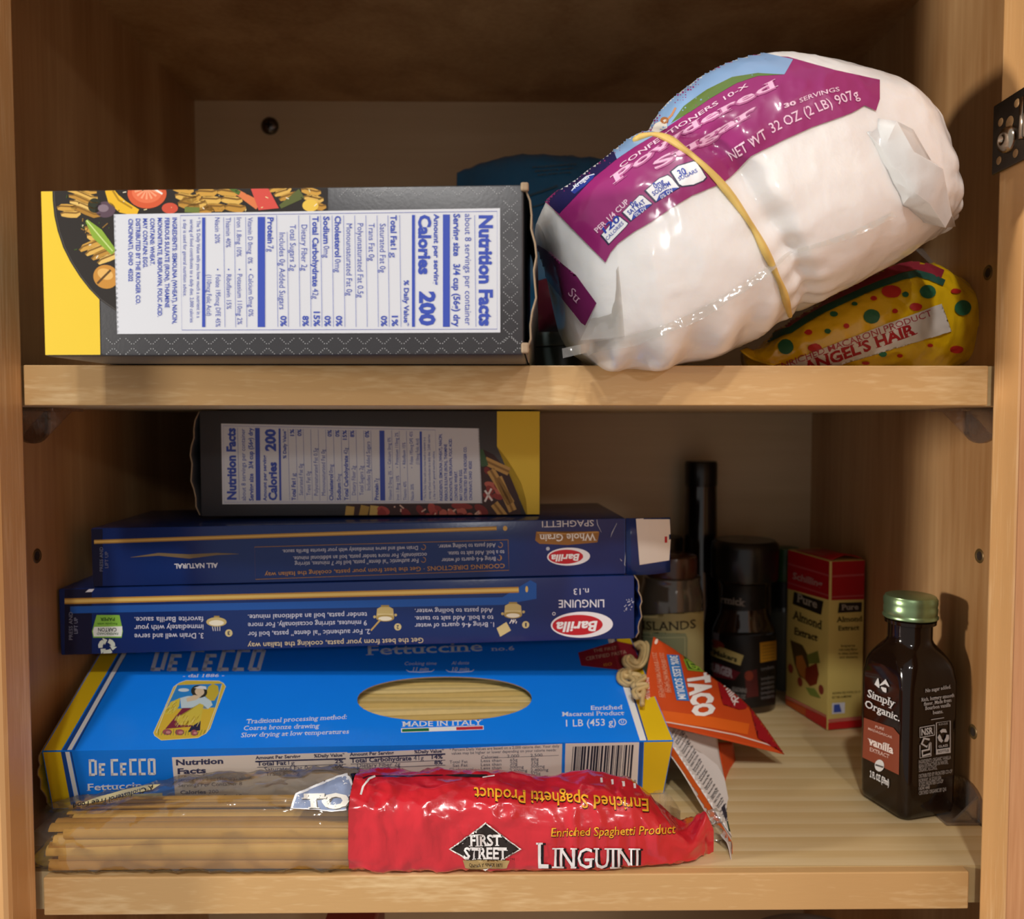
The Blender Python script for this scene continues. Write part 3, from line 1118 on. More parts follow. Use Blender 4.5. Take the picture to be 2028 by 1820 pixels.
ink.warp = to_back
nutrition_label(ink)
ink.build('printed_panel', bk, t_bk, plane=BF.front())


# --- bright blue carton lying at the bottom of the stack, a window cut in its face
DF = Frame(at(104, 1602, 0.059), at(1314, 1571, 0.0925), -20.0, 0.098, top_px=(81, 1488))
BLUE = P('bright_blue_carton', '1586fc', 0.25, bump=0.03, bscale=600, vary=0.04)
t_dc = thing('pasta_box', 'bright blue fettuccine carton with oval window and wheat picture, lowest of the stack', 'box', DF(0, 0, 0))
win = []
for k in range(48):
    a = 2 * math.pi * k / 48
    ca, sa = math.cos(a), math.sin(a)
    px = 880.3 + 173 * (abs(ca) ** 0.92) * (1 if ca > 0 else -1) + 0.0
    py = 1384.5 + (43.5 if sa > 0 else 44.5) * (abs(sa) ** 0.94) * (1 if sa > 0 else -1) - 1.5 * ca
    d = ray(px, py)
    o, e1, e2, _, _ = DF.top()
    n_ = e1.cross(e2)
    q = CAM + d * ((o - CAM).dot(n_) / d.dot(n_)) - o
    win.append((q.dot(e1), q.dot(e2)))
bm = bmesh.new()
cs = [bm.verts.new(DF(a, b, DF.H)) for a, b in ((0, 0), (DF.L, 0), (DF.L, DF.D), (0, DF.D))]
ws = [bm.verts.new(DF(a, b, DF.H)) for a, b in win]
es = [bm.edges.new((cs[i], cs[(i + 1) % 4])) for i in range(4)] + [bm.edges.new((ws[i], ws[(i + 1) % 48])) for i in range(48)]
bmesh.ops.triangle_fill(bm, use_beauty=True, use_dissolve=False, edges=es)
mb = MB()
mb.bm(bm)
bm.free()
c8 = [DF(a, b, c) for c in (0, DF.H) for a, b in ((0, 0), (DF.L, 0), (DF.L, DF.D), (0, DF.D))]
mb.add(c8, [[3, 2, 1, 0], [0, 1, 5, 4], [1, 2, 6, 5], [2, 3, 7, 6], [3, 0, 4, 7]])
dc = mb.build('carton_body', BLUE, t_dc)
# cut cardboard rim of the window
mb = MB()
mb.grid([[DF(a, b, DF.H - dz) for a, b in win] for dz in (0.0, 0.0007)], cu=True)
mb.build('window_rim', CARD, t_dc, smooth=True)
mb = MB()
mb.add([DF(0.002, 0.002, DF.H * 0.5), DF(DF.L - 0.002, 0.002, DF.H * 0.5), DF(DF.L - 0.002, DF.D - 0.002, DF.H * 0.5), DF(0.002, DF.D - 0.002, DF.H * 0.5)], [[0, 1, 2, 3]])
mb.build('inner_tray', P('tray_grey', '6e675a', 0.8), t_dc)
NOOD = [P('fettuccine_%d' % k, c, 0.5, vary=0.1, vscale=300, spec=0.35) for k, c in enumerate(('d2b673', 'c9ab66', 'dac081'))]
rnd = random.Random(11)
wa0, wa1 = min(p[0] for p in win), max(p[0] for p in win)
wb0, wb1 = min(p[1] for p in win), max(p[1] for p in win)
b = wb0 - 0.006
k = 0
while b < wb1 + 0.004:
    wd = 0.0046
    cc = DF.H - 0.0062 - rnd.uniform(0, 0.0010)
    sk = rnd.uniform(-0.0016, 0.0016)
    a0, a1 = wa0 - 0.02, wa1 + 0.02
    mb = MB()
    rows = []
    for u in (0, 0.25, 0.5, 0.75, 1):
        a = a0 + (a1 - a0) * u
        bb = b + sk * u
        h = cc + 0.0005 * math.sin(u * 5 + k)
        rows.append([DF(a, bb + x, h + y) for x, y in ((0, 0), (wd, 0.0004), (wd, 0.0014), (wd * 0.5, 0.0018), (0, 0.0012))])
    mb.grid(rows, cu=True)
    mb.build('fettuccine_ribbon', NOOD[k % 3], t_dc, smooth=False)
    b += wd * rnd.uniform(0.5, 0.8)
    k += 1
# sprung end flap on the left end
o = end_flap(DF, -1, P('yellow_card', 'd9b52c', 0.32), t_dc, 0.003)

PALE = 'e3ecf6'
ink = Ink(60, 1270, 3.1688)
Y0 = 'e8c21c'
# yellow ends with blue and white lines (face)
ink.poly([(0, 720), (190, 692), (560, 60), (300, 60), (-60, 560)], Y0, 1)
ink.line([(208, 700), (515, 180), (610, 20)], 26, '1f4f9e', 1.3)
ink.line([(236, 700), (532, 180), (622, 20)], 24, 'eef1ee', 1.6)
ink.line([(262, 700), (545, 180), (634, 20)], 10, '1f4f9e', 1.4)
ink.frame(680, 1270, 3.12)
ink.poly([(1880, 640), (1838, 470), (1715, 100), (1660, -40), (1850, -40), (2100, 640)], Y0, 1)
ink.line([(1652, -20), (1735, 240), (1845, 590), (1860, 640)], 38, 'f0f0ec', 1.6)
ink.line([(1676, -20), (1760, 240), (1866, 590), (1880, 640)], 16, '1f4f9e', 1.4)
ink.build('end_stripes', dc, t_dc, plane=DF.top())
ink = Ink(680, 1270, 3.12)
# red seal by the far corner
ink.poly([(1450, 72), (1690, 0), (1960, 60), (1700, 178), (1470, 152)], '8c1f2c', 1.9)
ink.text('THE FIRST', (1545, 72), (1690, 52), 20, 'c9a890', 3)
ink.text('CERTIFIED PASTA', (1500, 122), (1750, 78), 22, 'c9a890', 3)
ink.text('ISO', (1610, 158), (1660, 150), 18, 'd49a3a', 3)
ink.build('red_seal', dc, t_dc, plane=DF.top())
ink = Ink(680, 1270, 3.12)
ink.text('Fettuccine', (140, 88), (860, 62), 58, PALE, 3, 0.01, serif=True)
ink.text('no.6', (912, 62), (1056, 58), 26, PALE, 3, 0.006, serif=True)
ink.text('Cooking time', (376, 150), (574, 148), 20, PALE, 3, 0.0, shear=0.3)
ink.text('Al dente', (668, 147), (775, 145), 20, PALE, 3, 0.0, shear=0.3)
ink.text('11 min', (426, 186), (527, 184), 22, PALE, 3, 0.01, shear=0.3, serif=True)
ink.text('10 min', (668, 186), (778, 184), 22, PALE, 3, 0.01, shear=0.3, serif=True)
for x in (476, 722):
    ink.line([(x - 88, 178), (x - 70, 190), (x, 193), (x + 70, 188), (x + 86, 176)], 4, PALE, 2)
ink.text('MADE IN ITALY', (362, 531), (862, 520), 32, PALE, 3, 0.012, serif=True)
ink.poly([(356, 540), (866, 522), (867, 548), (358, 566)], 'eef0ee', 2)
ink.poly([(362, 545), (528, 539), (529, 557), (363, 562)], '22713d', 2.4)
ink.poly([(697, 533), (862, 527), (863, 545), (698, 551)], 'c22f3c', 2.4)
ink.text('Enriched', (1530, 427), (1725, 422), 26, PALE, 3, 0.01, serif=True)
ink.text('Macaroni Product', (1350, 466), (1735, 458), 26, PALE, 3, 0.008, serif=True)
ink.text('1 LB (453 g)', (1376, 530), (1684, 522), 42, PALE, 3, 0.004)
ink.ring(1725, 500, 23, 17, 5, PALE, 2)
ink.text('U', (1716, 509), (1734, 508), 18, PALE, 3, 0.02)
# big lettering, half shaded by the box above
ink.frame(60, 1270, 3.1688)


def cecco(ink, x0, x1, yb, yt, sl, mat, dy=0.0):
    """tall condensed capitals  DE CECCO"""
    W = x1 - x0
    H = yb - yt
    f = lambda u, v: (x0 + W * u + sl * H * v, yb + dy * u - H * v)
    q = 0.030
    Lr = lambda pts, w_: [ink.line([f(*a), f(*b)], w_, mat, 3) for a, b in zip(pts[:-1], pts[1:])]
    st = W * 0.036
    ht = H * 0.15
    i = q / 2
    vb, vt = 0.075, 0.925
    # D
    Lr([(0.00 + i, 0), (0.00 + i, 1)], st)
    Lr([(0.0, vb), (0.085, vb)], ht)
    Lr([(0.0, vt), (0.085, vt)], ht)
    Lr([(0.10, 0.06), (0.10, 0.94)], st)
    # E
    Lr([(0.165, 0), (0.165, 0.72)], st)
    Lr([(0.15, vb), (0.235, vb)], ht)
    Lr([(0.15, 0.37), (0.225, 0.37)], ht)
    Lr([(0.15, 0.68), (0.245, 0.68)], ht)
    # C, taller
    Lr([(0.345, 0), (0.345, 1)], st)
    Lr([(0.33, vb), (0.43, vb)], ht)
    Lr([(0.33, vt), (0.44, vt)], ht)
    # E
    Lr([(0.485, 0), (0.485, 0.75)], st)
    Lr([(0.47, vb), (0.555, vb)], ht)
    Lr([(0.47, 0.38), (0.545, 0.38)], ht)
    Lr([(0.47, 0.69), (0.565, 0.69)], ht)
    for u in (0.61, 0.75):
        Lr([(u + i, 0), (u + i, 1)], st)
        Lr([(u, vb), (u + 0.10, vb)], ht)
        Lr([(u, vt), (u + 0.11, vt)], ht)
    # O
    Lr([(0.905, 0.04), (0.905, 0.96)], st)
    Lr([(0.985, 0.04), (0.985, 0.96)], st)
    Lr([(0.90, vb), (0.99, vb)], ht)
    Lr([(0.90, vt), (0.99, vt)], ht)


cecco(ink, 755, 1440, 189, 50, 0.28, 'dfe6ee')
ink.text('- dal 1886 -', (955, 230), (1215, 226), 20, PALE, 3, 0.004, shear=0.35, serif=True)
ink.text('Traditional processing method:', (1352, 520), (1984, 490), 28, PALE, 3, 0.004, shear=0.22, serif=True)
ink.text('Coarse bronze drawing', (1338, 562), (1814, 546), 28, PALE, 3, 0.004, shear=0.22, serif=True)
ink.text('Slow drying at low temperatures', (1322, 606), (1998, 582), 28, PALE, 3, 0.004, shear=0.22, serif=True)
ink.build('front_lettering', dc, t_dc, plane=DF.top())
# picture of a harvest scene: sheaves, skirt, blouse
ink = Ink(280, 1320, 10.14)
fr = [(245, 1340), (470, 845), (650, 420), (760, 340), (900, 290), (1560, 300), (1650, 350), (1690, 410), (1520, 850), (1380, 1250), (1300, 1350), (1140, 1440), (400, 1490), (270, 1400)]
ink.poly(fr, 'd9b93e', 2)
ink.poly([(320, 1330), (500, 860), (700, 400), (1620, 360), (1490, 830), (1300, 1330)], 'd8b63a', 2.2)
ink.poly([(500, 860), (720, 380), (1620, 350), (1490, 830)], '2f86cf', 2.3)
ink.ell(850, 480, 110, 35, 'cfdde4', 2.4)
ink.poly([(500, 860), (590, 720), (780, 640), (760, 800), (640, 960), (460, 970)], 'd6c244', 2.5)
ink.poly([(1280, 600), (1340, 420), (1430, 350), (1540, 400), (1560, 540), (1470, 690), (1380, 700)], 'c9b23a', 2.5)
ink.poly([(780, 640), (930, 600), (1250, 600), (1400, 700), (1430, 780), (1340, 860), (1240, 780), (1000, 830), (800, 840)], 'c3d6dc', 2.6)
ink.poly([(820, 850), (1150, 780), (1180, 1200), (480, 1260)], '7c2c42', 2.55)
ink.poly([(1100, 1050), (1200, 950), (1180, 1290), (930, 1330)], '2b2c48', 2.58)
ink.poly([(1170, 750), (1250, 780), (1190, 1100), (1050, 1190), (760, 1180), (680, 1050), (900, 950)], 'd3bf48', 2.7)
ink.ell(1160, 510, 165, 125, '35332a', 2.65, rot=10)
ink.poly([(1060, 440), (1180, 395), (1300, 410), (1310, 470), (1150, 450)], 'dfe3e6', 2.9)
ink.ell(1170, 515, 95, 82, 'd9c3a2', 2.8, rot=10)
ink.poly([(900, 650), (1060, 580), (1210, 600), (1100, 680), (920, 720)], 'd9c3a2', 2.75)
rnd = random.Random(21)
for k in range(46):
    a = rnd.random()
    x, y = 700 + 480 * a, 960 + rnd.uniform(0, 200)
    ink.line([(x, y), (x - 45, y + 75)], 9, rnd.choice(['a88a28', 'e6d678', 'bfa136']), 2.85)
for k in range(26):
    x, y = rnd.uniform(520, 720), rnd.uniform(700, 900)
    ink.line([(x, y), (x - 50, y + 60)], 8, rnd.choice(['a88a28', 'e8dc86']), 2.6)
for x, y, rx in ((520, 1325, 95), (770, 1330, 95), (1060, 1340, 70)):
    ink.ell(x, y, rx, 60, 'a3525c', 2.9)
    ink.ell(x + 20, y + 5, rx * 0.5, 26, 'c98a86', 2.95)
for k in range(16):
    x = 340 + k * 60
    ink.line([(x, 1390), (x + rnd.uniform(0, 50), 1260 + rnd.uniform(0, 60))], 10, rnd.choice(['4f7a34', '6f8f38', '2f6a44']), 2.92)
ink.line(fr, 12, 'e8e2b8', 2.98, closed=True)
ink.line([(300, 1345), (490, 850), (720, 370)], 14, 'e8e2b8', 2.97)
ink.line([(1620, 370), (1490, 840), (1310, 1330)], 14, 'e8e2b8', 2.97)
ink.build('harvest_picture', dc, t_dc, plane=DF.top())

# front edge of the carton
ink = Ink(60, 1270, 3.1688)
ink.poly([(0, 680), (192, 690), (262, 1050), (40, 1060)], Y0, 1)
ink.line([(205, 690), (275, 1060)], 26, '1f4f9e', 1.3)
ink.line([(232, 688), (308, 1060)], 26, 'eef1ee', 1.6)
ink.line([(254, 688), (330, 1060)], 8, '1f4f9e', 1.4)
cecco(ink, 372, 788, 842, 738, -0.03, 'f0f2f3', -6)
ink.text('Fettuccine', (356, 934), (750, 920), 42, 'f0f2f3', 3, 0.012, serif=True)
ink.poly([(340, 968), (830, 950), (830, 1060), (345, 1075)], 'e6dfae', 2)
PANEL = 'ece3da'
ink.poly([(890, 726), (1990, 694), (2000, 1100), (920, 1100)], PANEL, 2)
K = '3b3f63'
K2 = '55586f'
ink.text('Nutrition', (916, 775), (1212, 764), 34, K, 3, 0.035)
ink.text('Facts', (926, 830), (1104, 823), 34, K, 3, 0.035)
ink.text('Serving Size 2 oz (56g/dry) about', (930, 878), (1390, 862), 22, K2, 3)
ink.text('Servings Per Container 8', (930, 912), (1330, 900), 22, K2, 3)
ink.text('Calories', (942, 956), (1104, 952), 22, K, 3, 0.03)
ink.text('200', (1120, 952), (1182, 950), 22, K, 3)
ink.text('Calories from Fat 10', (942, 986), (1330, 978), 22, K2, 3)
ink.text('Amount Per Serving', (1414, 738), (1696, 728), 20, K, 3, 0.03)
ink.text('%Daily Value*', (1780, 726), (1974, 720), 20, K, 3, 0.03)
ink.line([(1412, 752), (1980, 734)], 9, K, 3)
ink.text('Total Fat', (1424, 778), (1608, 772), 25, K, 3, 0.03)
ink.text('1g', (1620, 772), (1660, 771), 25, K, 3)
ink.text('2%', (1912, 762), (1966, 760), 22, K, 3, 0.03)
ink.line([(1424, 788), (1982, 768)], 3, K, 3)
ink.text('Saturated Fat 0g', (1470, 812), (1762, 802), 25, K, 3)
ink.text('0%', (1914, 796), (1966, 794), 22, K, 3, 0.03)
ink.line([(1470, 818), (1982, 802)], 3, K, 3)
ink.text('Trans Fat 0g', (1478, 842), (1690, 836), 25, K, 3)
ink.frame(680, 1270, 3.12)
ink.poly([(-72, 692), (1352, 632), (1345, 905), (-72, 960)], PANEL, 1.95)
ink.text('Amount Per Serving', (40, 706), (312, 695), 20, K, 3, 0.03)
ink.text('%Daily Value*', (438, 690), (622, 684), 20, K, 3, 0.03)
ink.line([(38, 720), (630, 694)], 9, K, 3)
ink.text('Total Carbohydrate', (46, 748), (422, 732), 27, K, 3, 0.03)
ink.text('41g', (434, 732), (496, 730), 27, K, 3)
ink.text('14%', (546, 724), (614, 722), 24, K, 3, 0.03)
ink.line([(46, 756), (630, 732)], 3, K, 3)
ink.text('Dietary Fiber 2g', (86, 778), (352, 768), 26, K, 3)
ink.text('8%', (562, 758), (614, 756), 22, K, 3, 0.03)
ink.text('Sugars 1g', (86, 810), (258, 804), 26, K, 3)
ink.line([(86, 784), (630, 762)], 3, K, 3)
ink.text('Protein 7g', (120, 838), (240, 834), 24, K, 3)
ink.text('* Percent Daily Values are based on a 2,000 calorie diet. Your daily', (656, 676), (1334, 652), 17, K2, 3)
ink.text('values may be higher or lower depending on your calorie needs:', (668, 698), (1316, 676), 17, K2, 3)
for t, x0, x1, y in (('Calories:', 852, 962, 722), ('2,000', 1012, 1086, 716), ('2,500', 1156, 1230, 711), ('Total Fat', 656, 768, 752), ('Less than', 850, 976, 744), ('65g', 1030, 1076, 740), ('80g', 1160, 1206, 736),
                     ('Sat Fat', 676, 768, 774), ('Less than', 850, 976, 768), ('20g', 1030, 1076, 762), ('25g', 1160, 1206, 758), ('Cholesterol', 654, 802, 798), ('Less than', 850, 976, 790), ('300mg', 1028, 1114, 784), ('300mg', 1158, 1244, 780),
                     ('Sodium', 654, 752, 818), ('Less than', 850, 976, 812), ('2,400mg', 1028, 1136, 806), ('2,400mg', 1158, 1266, 802), ('300g', 1028, 1092, 828), ('375g', 1158, 1218, 824)):
    ink.text(t, (x0, y), (x1, y - 3), 18, K2, 3)
ink.line([(850, 720), (1330, 702)], 2, K2, 3)
ink.poly([(1372, 630), (1828, 612), (1815, 900), (1365, 915)], PANEL, 2)
x = 1418
rnd = random.Random(8)
k = 0
while x < 1790:
    wd = rnd.choice((4, 4, 8, 12))
    tall = k in (0, 1, 14, 15, 29, 30)
    ink.poly([(x, 648 - (x - 1418) * 0.03), (x + wd, 648 - (x - 1418) * 0.03), (x + wd - 18, 878 if tall else 866), (x - 18, 880 if tall else 868)], '22243a', 3)
    x += wd + rnd.choice((4, 5, 8, 10))
    k += 1
ink.text('0', (1366, 888), (1380, 887), 20, '22243a', 3)
ink.text('24094 07006', (1420, 886), (1740, 876), 20, '22243a', 3)
ink.text('9', (1795, 874), (1808, 873), 20, '22243a', 3)
ink.line([(1842, 610), (1828, 960)], 22, '1f4f9e', 2.2)
ink.poly([(1858, 600), (1846, 960), (2100, 960), (2100, 590)], Y0, 2.1)
ink.build('printed_edge', dc, t_dc, plane=DF.front())

# ------------------------------------------------------------------ soft packs
class Sack:
    """a filled bag: cross-sections strung between two measured outlines; t = 0 top, 90 towards the camera, 180 bottom"""

    def __init__(s, st, n=2.6, amp=0.0, fs=60.0, seed=0.0):
        # st: list of (top px, bottom px, depth Y, half thickness)
        s.st, s.n, s.amp, s.fs, s.seed = st, n, amp, fs, seed
        s.T = [at(a[0][0], a[0][1], a[2]) for a in st]
        s.B = [at(a[1][0], a[1][1], a[2]) for a in st]
        s.d = [a[3] for a in st]
        s.mod = None
        s.nb = None

    def sect(s, u):
        m = len(s.st) - 1
        x = max(0, min(m, u * m))
        i = min(int(x), m - 1)
        f = x - i

        def cr(L):
            p0, p1, p2, p3 = L[max(0, i - 1)], L[i], L[i + 1], L[min(m, i + 2)]
            return 0.5 * ((2 * p1) + (p2 - p0) * f + (2 * p0 - 5 * p1 + 4 * p2 - p3) * f * f + (3 * p1 - p0 - 3 * p2 + p3) * f ** 3)
        return cr(s.T), cr(s.B), max(0.0004, cr(s.d))

    def raw(s, u, t):
        T, B, d = s.sect(u)
        M, H = (T + B) / 2, (T - B) / 2
        c, q = math.cos(R(t)), math.sin(R(t))
        e = 2.0 / (s.nb if (s.nb and c < 0) else s.n)
        c = math.copysign(abs(c) ** e, c)
        q = math.copysign(abs(q) ** e, q)
        return M + H * c + Vector((0, -d, 0)) * q

    def p(s, u, t):
        p = s.raw(u, t)
        if s.amp or s.mod:
            T, B, d = s.sect(u)
            c0 = (T + B) / 2
            n = (p - c0)
            n = n.normalized() if n.length > 1e-6 else Vector((0, -1, 0))
            h = 0.0
            if s.amp:
                q = p * s.fs + Vector((s.seed, s.seed * 1.7, 0))
                a = noise.noise(q)
                b = noise.noise(q * 2.3 + Vector((9, 4, 2)))
                r1 = 1 - abs(noise.noise(q * 1.4 + Vector((3, 8, 1)))) * 2.2
                r2 = 1 - abs(noise.noise(q * 3.1 + Vector((7, 1, 5)))) * 2.2
                h += s.amp * (0.5 * a + 0.25 * b + 0.55 * max(0, r1) ** 3 + 0.30 * max(0, r2) ** 3)
            if s.mod:
                h += s.mod(u, t, p)
            p = p + n * h
        return p

    def rows(s, us, ts):
        return [[s.p(u, t) for t in ts] for u in us]


def fr_(a, b, n):
    return [a + (b - a) * k / (n - 1) for k in range(n)]


def subset(sack, us, ts, closed=True, cap0=False, cap1=False):
    mb = MB()
    rows = sack.rows(us, ts)
    mb.grid(rows, 0, cu=closed)
    for r, on in ((rows[0], cap0), (rows[-1], cap1)):
        if on:
            c = sum(r, Vector()) / len(r)
            mb.add(r + [c], [[i, (i + 1) % len(r), len(r)] for i in range(len(r))], 0)
    return mb


# --- linguini bag along the front of the lower shelf
FILM = film('bag_film', 'fdfbf6', haze=0.05, rough=0.07, gloss=0.22, bump=0.9, bscale=55)
FILM2 = film('bag_film_thin', 'f6f4ee', haze=0.08, rough=0.08, gloss=0.24, bump=0.5, bscale=90)
REDP = P('red_film', 'cc2430', 0.22, coat=0.8, bump=0.7, bscale=85, vary=0.08, vscale=40)
lb = [((77, 1606), 0.0150, 0.6), ((130, 1594), 0.017, 0.9), ((210, 1582), 0.0178, 1), ((300, 1560), 0.0178, 1), ((430, 1546), 0.0178, 1), ((560, 1540), 0.0178, 1), ((705, 1538), 0.0178, 1), ((800, 1542), 0.0178, 1), ((900, 1542), 0.0178, 1), ((990, 1541), 0.0176, 1),
      ((1090, 1555), 0.0176, 1), ((1180, 1549), 0.0170, 1), ((1255, 1564), 0.0160, 1), ((1310, 1604), 0.0140, 1), ((1355, 1640), 0.011, 1), ((1384, 1622), 0.006, 1), ((1398, 1610), 0.0028, 1), ((1412, 1640), 0.0012, 1)]
st = []
YC = 0.0384
for (tx_, ty_), d_, k_ in lb:
    x = at(tx_, ty_, YC).x
    # bottom of the bag on the shelf, directly beneath
    d0 = Vector((x, YC, FL + 0.0008 + (0.002 if tx_ < 90 else 0)))
    st.append((tx_, ty_, d0, d_))
SK = Sack([((a, b), (a, b), YC, d) for a, b, c, d in st], n=3.0, amp=0.0021, fs=52, seed=2.0)
SK.B = [c for a, b, c, d in st]
SK.nb = 8.0
t_lg = thing('linguini_bag', 'red and clear plastic bag of linguini lying along the lower shelf edge', 'pasta bag', Vector((0.1, YC, FL)))
UJ = 6.0 / 17
ts = fr_(0, 360, 97)[:-1]
SKc = Sack([((a, b), (a, b), YC, d) for a, b, c, d in st], n=2.7, amp=0.0020, fs=46, seed=5.0)
SKc.B = SK.B
SKc.nb = 8.0
SKc.mod = lambda u, t, p: 0.0012 * smoothstep(0.12, 0.33, u) * max(0.0, 1 - 2.4 * abs(noise.noise(p * 85))) ** 2 - 0.0006
clear = subset(SKc, fr_(0.0, UJ, 64), ts).build('clear_film', FILM, t_lg, smooth=True)
red = subset(SK, fr_(UJ, 1.0, 150), ts).build('red_sleeve', REDP, t_lg, smooth=True)
# crimped clear tail at the far end
rows = []
for i in range(9):
    v = i / 8
    r = []
    for j in range(26):
        u = j / 25
        a = Vector(at(1397 + 20 * u, 1606 + 112 * u, 0.046))
        b = Vector(at(1421 + 24 * u + 8 * math.sin(u * 17), 1604 + 110 * u + 4 * math.sin(u * 13), 0.043 + 0.004 * math.sin(u * 15)))
        p = a.lerp(b, v)
        p.y += 0.0022 * math.sin(u * 19 + v * 2) * v
        p.z = max(p.z, FL + 0.0006)
        r.append(p)
    rows.append(r)
MB().grid(rows).build('crimped_tail', FILM2, t_lg, smooth=True)
rows = []
for i in range(8):
    v = i / 7
    rows.append([at(1290 + 62 * u + 4 * v, 1598 + 30 * u - (42 * math.sin(math.pi * (0.25 + 0.7 * u))) * v, 0.062 + 0.010 * v + 0.002 * math.sin(u * 9)) for u in fr_(0, 1, 14)])
MB().grid(rows).build('film_fold', FILM2, t_lg, smooth=True)
# the sticks of linguini inside
PASTA = [P('linguini_%d' % k, c, 0.42, vary=0.08, vscale=200, spec=0.4) for k, c in enumerate(('cf9f46', 'c2913a', 'd8ab55', 'b98634'))]
rnd = random.Random(4)


def stick(mat, y, z, x0, x1, wd, th, tw, dy, dz):
    mb = MB()
    prof = [(math.cos(2 * math.pi * k / 8), math.sin(2 * math.pi * k / 8)) for k in range(8)]
    ca, sa = math.cos(R(tw)), math.sin(R(tw))
    rows = []
    for u in (0, 0.33, 0.67, 1):
        rows.append([Vector((x0 + (x1 - x0) * u, y + dy * u + (px_ * wd * ca - pz * th * sa) / 2, z + dz * u + 0.0004 * math.sin(u * 3.1) + (px_ * wd * sa + pz * th * ca) / 2)) for px_, pz in prof])
    mb.grid(rows, cu=True)
    mb.add(rows[0], [list(range(8))])
    mb.add(rows[-1], [list(range(8))])
    return mb.build('linguini_stick', mat, t_lg, auto=50)


xl = at(97, 1650, 0.03).x
xr = at(760, 1650, 0.03).x
for row in range(6):
    for c in range(9):
        y = 0.0243 + c * 0.0034 + rnd.uniform(-0.0006, 0.0006)
        z = FL + 0.0040 + row * 0.0030 + rnd.uniform(-0.0005, 0.0005) - 0.0022 * abs(c - 4) / 4 * (row > 2)
        if c > 1 and row < 3 and c < 7:
            continue
        stick(rnd.choice(PASTA), y, z, xl + abs(rnd.gauss(0, 0.0055)) + 0.001, xr, 0.0042, 0.0019, 90 + rnd.uniform(-25, 25) if c == 0 else rnd.uniform(-30, 30), rnd.uniform(-0.0008, 0.0008), rnd.uniform(-0.0006, 0.0006))

# print on the red sleeve
ink = Ink(680, 1500, 2.535)
YG = 'e9a92c'
ink.text('Enriched Spaghetti Product', (1530, 216), (655, 158), 62, '1c0d0c', 2, 0.014, shear=-0.12)
ink.text('Enriched Spaghetti Product', (1526, 212), (657, 154), 62, YG, 3, 0.010, shear=-0.12)
ink.text('Enriched Spaghetti Product', (1044, 398), (1664, 384), 42, '1c0d0c', 2, 0.014, shear=0.12)
ink.text('Enriched Spaghetti Product', (1042, 395), (1662, 381), 42, YG, 3, 0.008, shear=0.12)
for dx, dy, m, z in ((14, 3, '151012', 2), (0, 0, 'eceaea', 3)):
    ink.text('L', (968 + dx, 550 + dy), (1030 + dx, 550 + dy), 126, m, z, 0.012, serif=True)
    ink.text('INGUINI', (1048 + dx, 550 + dy), (1488 + dx, 553 + dy), 100, m, z, 0.004, serif=True)
star = [(715, 325), (740, 372), (790, 400), (830, 435), (895, 458), (830, 482), (790, 508), (742, 535), (714, 565), (686, 535), (640, 508), (600, 484), (530, 458), (600, 432), (640, 400), (690, 370)]
ink.poly(star, 'e7e1dc', 2)
ink.poly([(715 + (x - 715) * 0.94, 447 + (y - 447) * 0.93) for x, y in star], '2d2522', 2.3)
ink.poly([(600, 512), (630, 522), (715, 520), (800, 524), (835, 514), (822, 552), (790, 556), (715, 552), (640, 556), (612, 550)], 'a88d5c', 2.6)
ink.text('QUALITY SINCE 1871', (632, 544), (798, 544), 15, '3a2a18', 3, 0.02, serif=True)
for dx, dy, m, z in ((5, 4, '0d0a0a', 2.7), (0, 0, 'e9e6e4', 3.1)):
    ink.text('FIRST', (632 + dx, 442 + dy), (798 + dx, 438 + dy), 54, m, z, 0.03, serif=True)
    ink.text('STREET', (606 + dx, 506 + dy), (826 + dx, 506 + dy), 56, m, z, 0.03, serif=True)
ink.text('TM', (836, 514), (858, 514), 12, '1c0d0c', 3)
ink.line([(96, 108), (130, 96), (160, 97), (300, 98), (500, 93)], 4, '1a1413', 2)
ink.line([(86, 190), (100, 150), (128, 112), (160, 98)], 10, 'eae4e2', 2.5)
ink.poly([(505, 92), (600, 88), (730, 90), (690, 104), (560, 100)], '241c1a', 2)
ink.line([(700, 105), (760, 95)], 6, 'eae4e2', 2.4)
for k in range(4):
    ink.text('I', (1290 + k * 55, 132 + k * 9), (1302 + k * 55, 131 + k * 9), 24, 'e6dede', 3, 0.02)
ink.build('sleeve_print', red, t_lg, step=5, smooth=True, base=0.00025)

# print on the clear film
ink = Ink(60, 1270, 3.1688)
ink.poly([(300, 1030), (420, 985), (600, 935), (760, 905), (818, 903), (770, 935), (640, 965), (480, 1002), (370, 1024)], 'e2d39a', 2)
ink.text('A Cholesterol Free Food', (775, 905), (270, 1025), 30, '2a241c', 3, 0.012, shear=0.2, arc=14)
ink.build('ribbon_print', clear, t_lg, step=5, smooth=True, base=0.0003)
ink = Ink(60, 1270, 3.1688)
PAN = '8795b4'
ink.poly([(1635, 1050), (1670, 960), (1700, 945), (1800, 915), (1930, 850), (1985, 838), (2016, 880), (2030, 940), (2034, 1055), (1900, 1070)], 'e4e6ea', 2)
ink.poly([(1652, 1046), (1682, 970), (1720, 955), (1820, 925), (1940, 860), (1980, 852), (2004, 890), (2016, 945), (2020, 1048), (1900, 1062)], PAN, 2.4)
ink.text('TO', (1708, 1052), (2010, 1050), 76, '6c6862', 2.7, 0.06, serif=True)
ink.text('TO', (1700, 1046), (2004, 1044), 76, 'f0eee6', 3, 0.06, serif=True)
ink.poly([(2006, 842), (2060, 838), (2098, 842), (2060, 900), (2038, 960), (2028, 900)], '1c1816', 2.5)
ink.build('logo_print', clear, t_lg, step=4, smooth=True, base=0.0006)

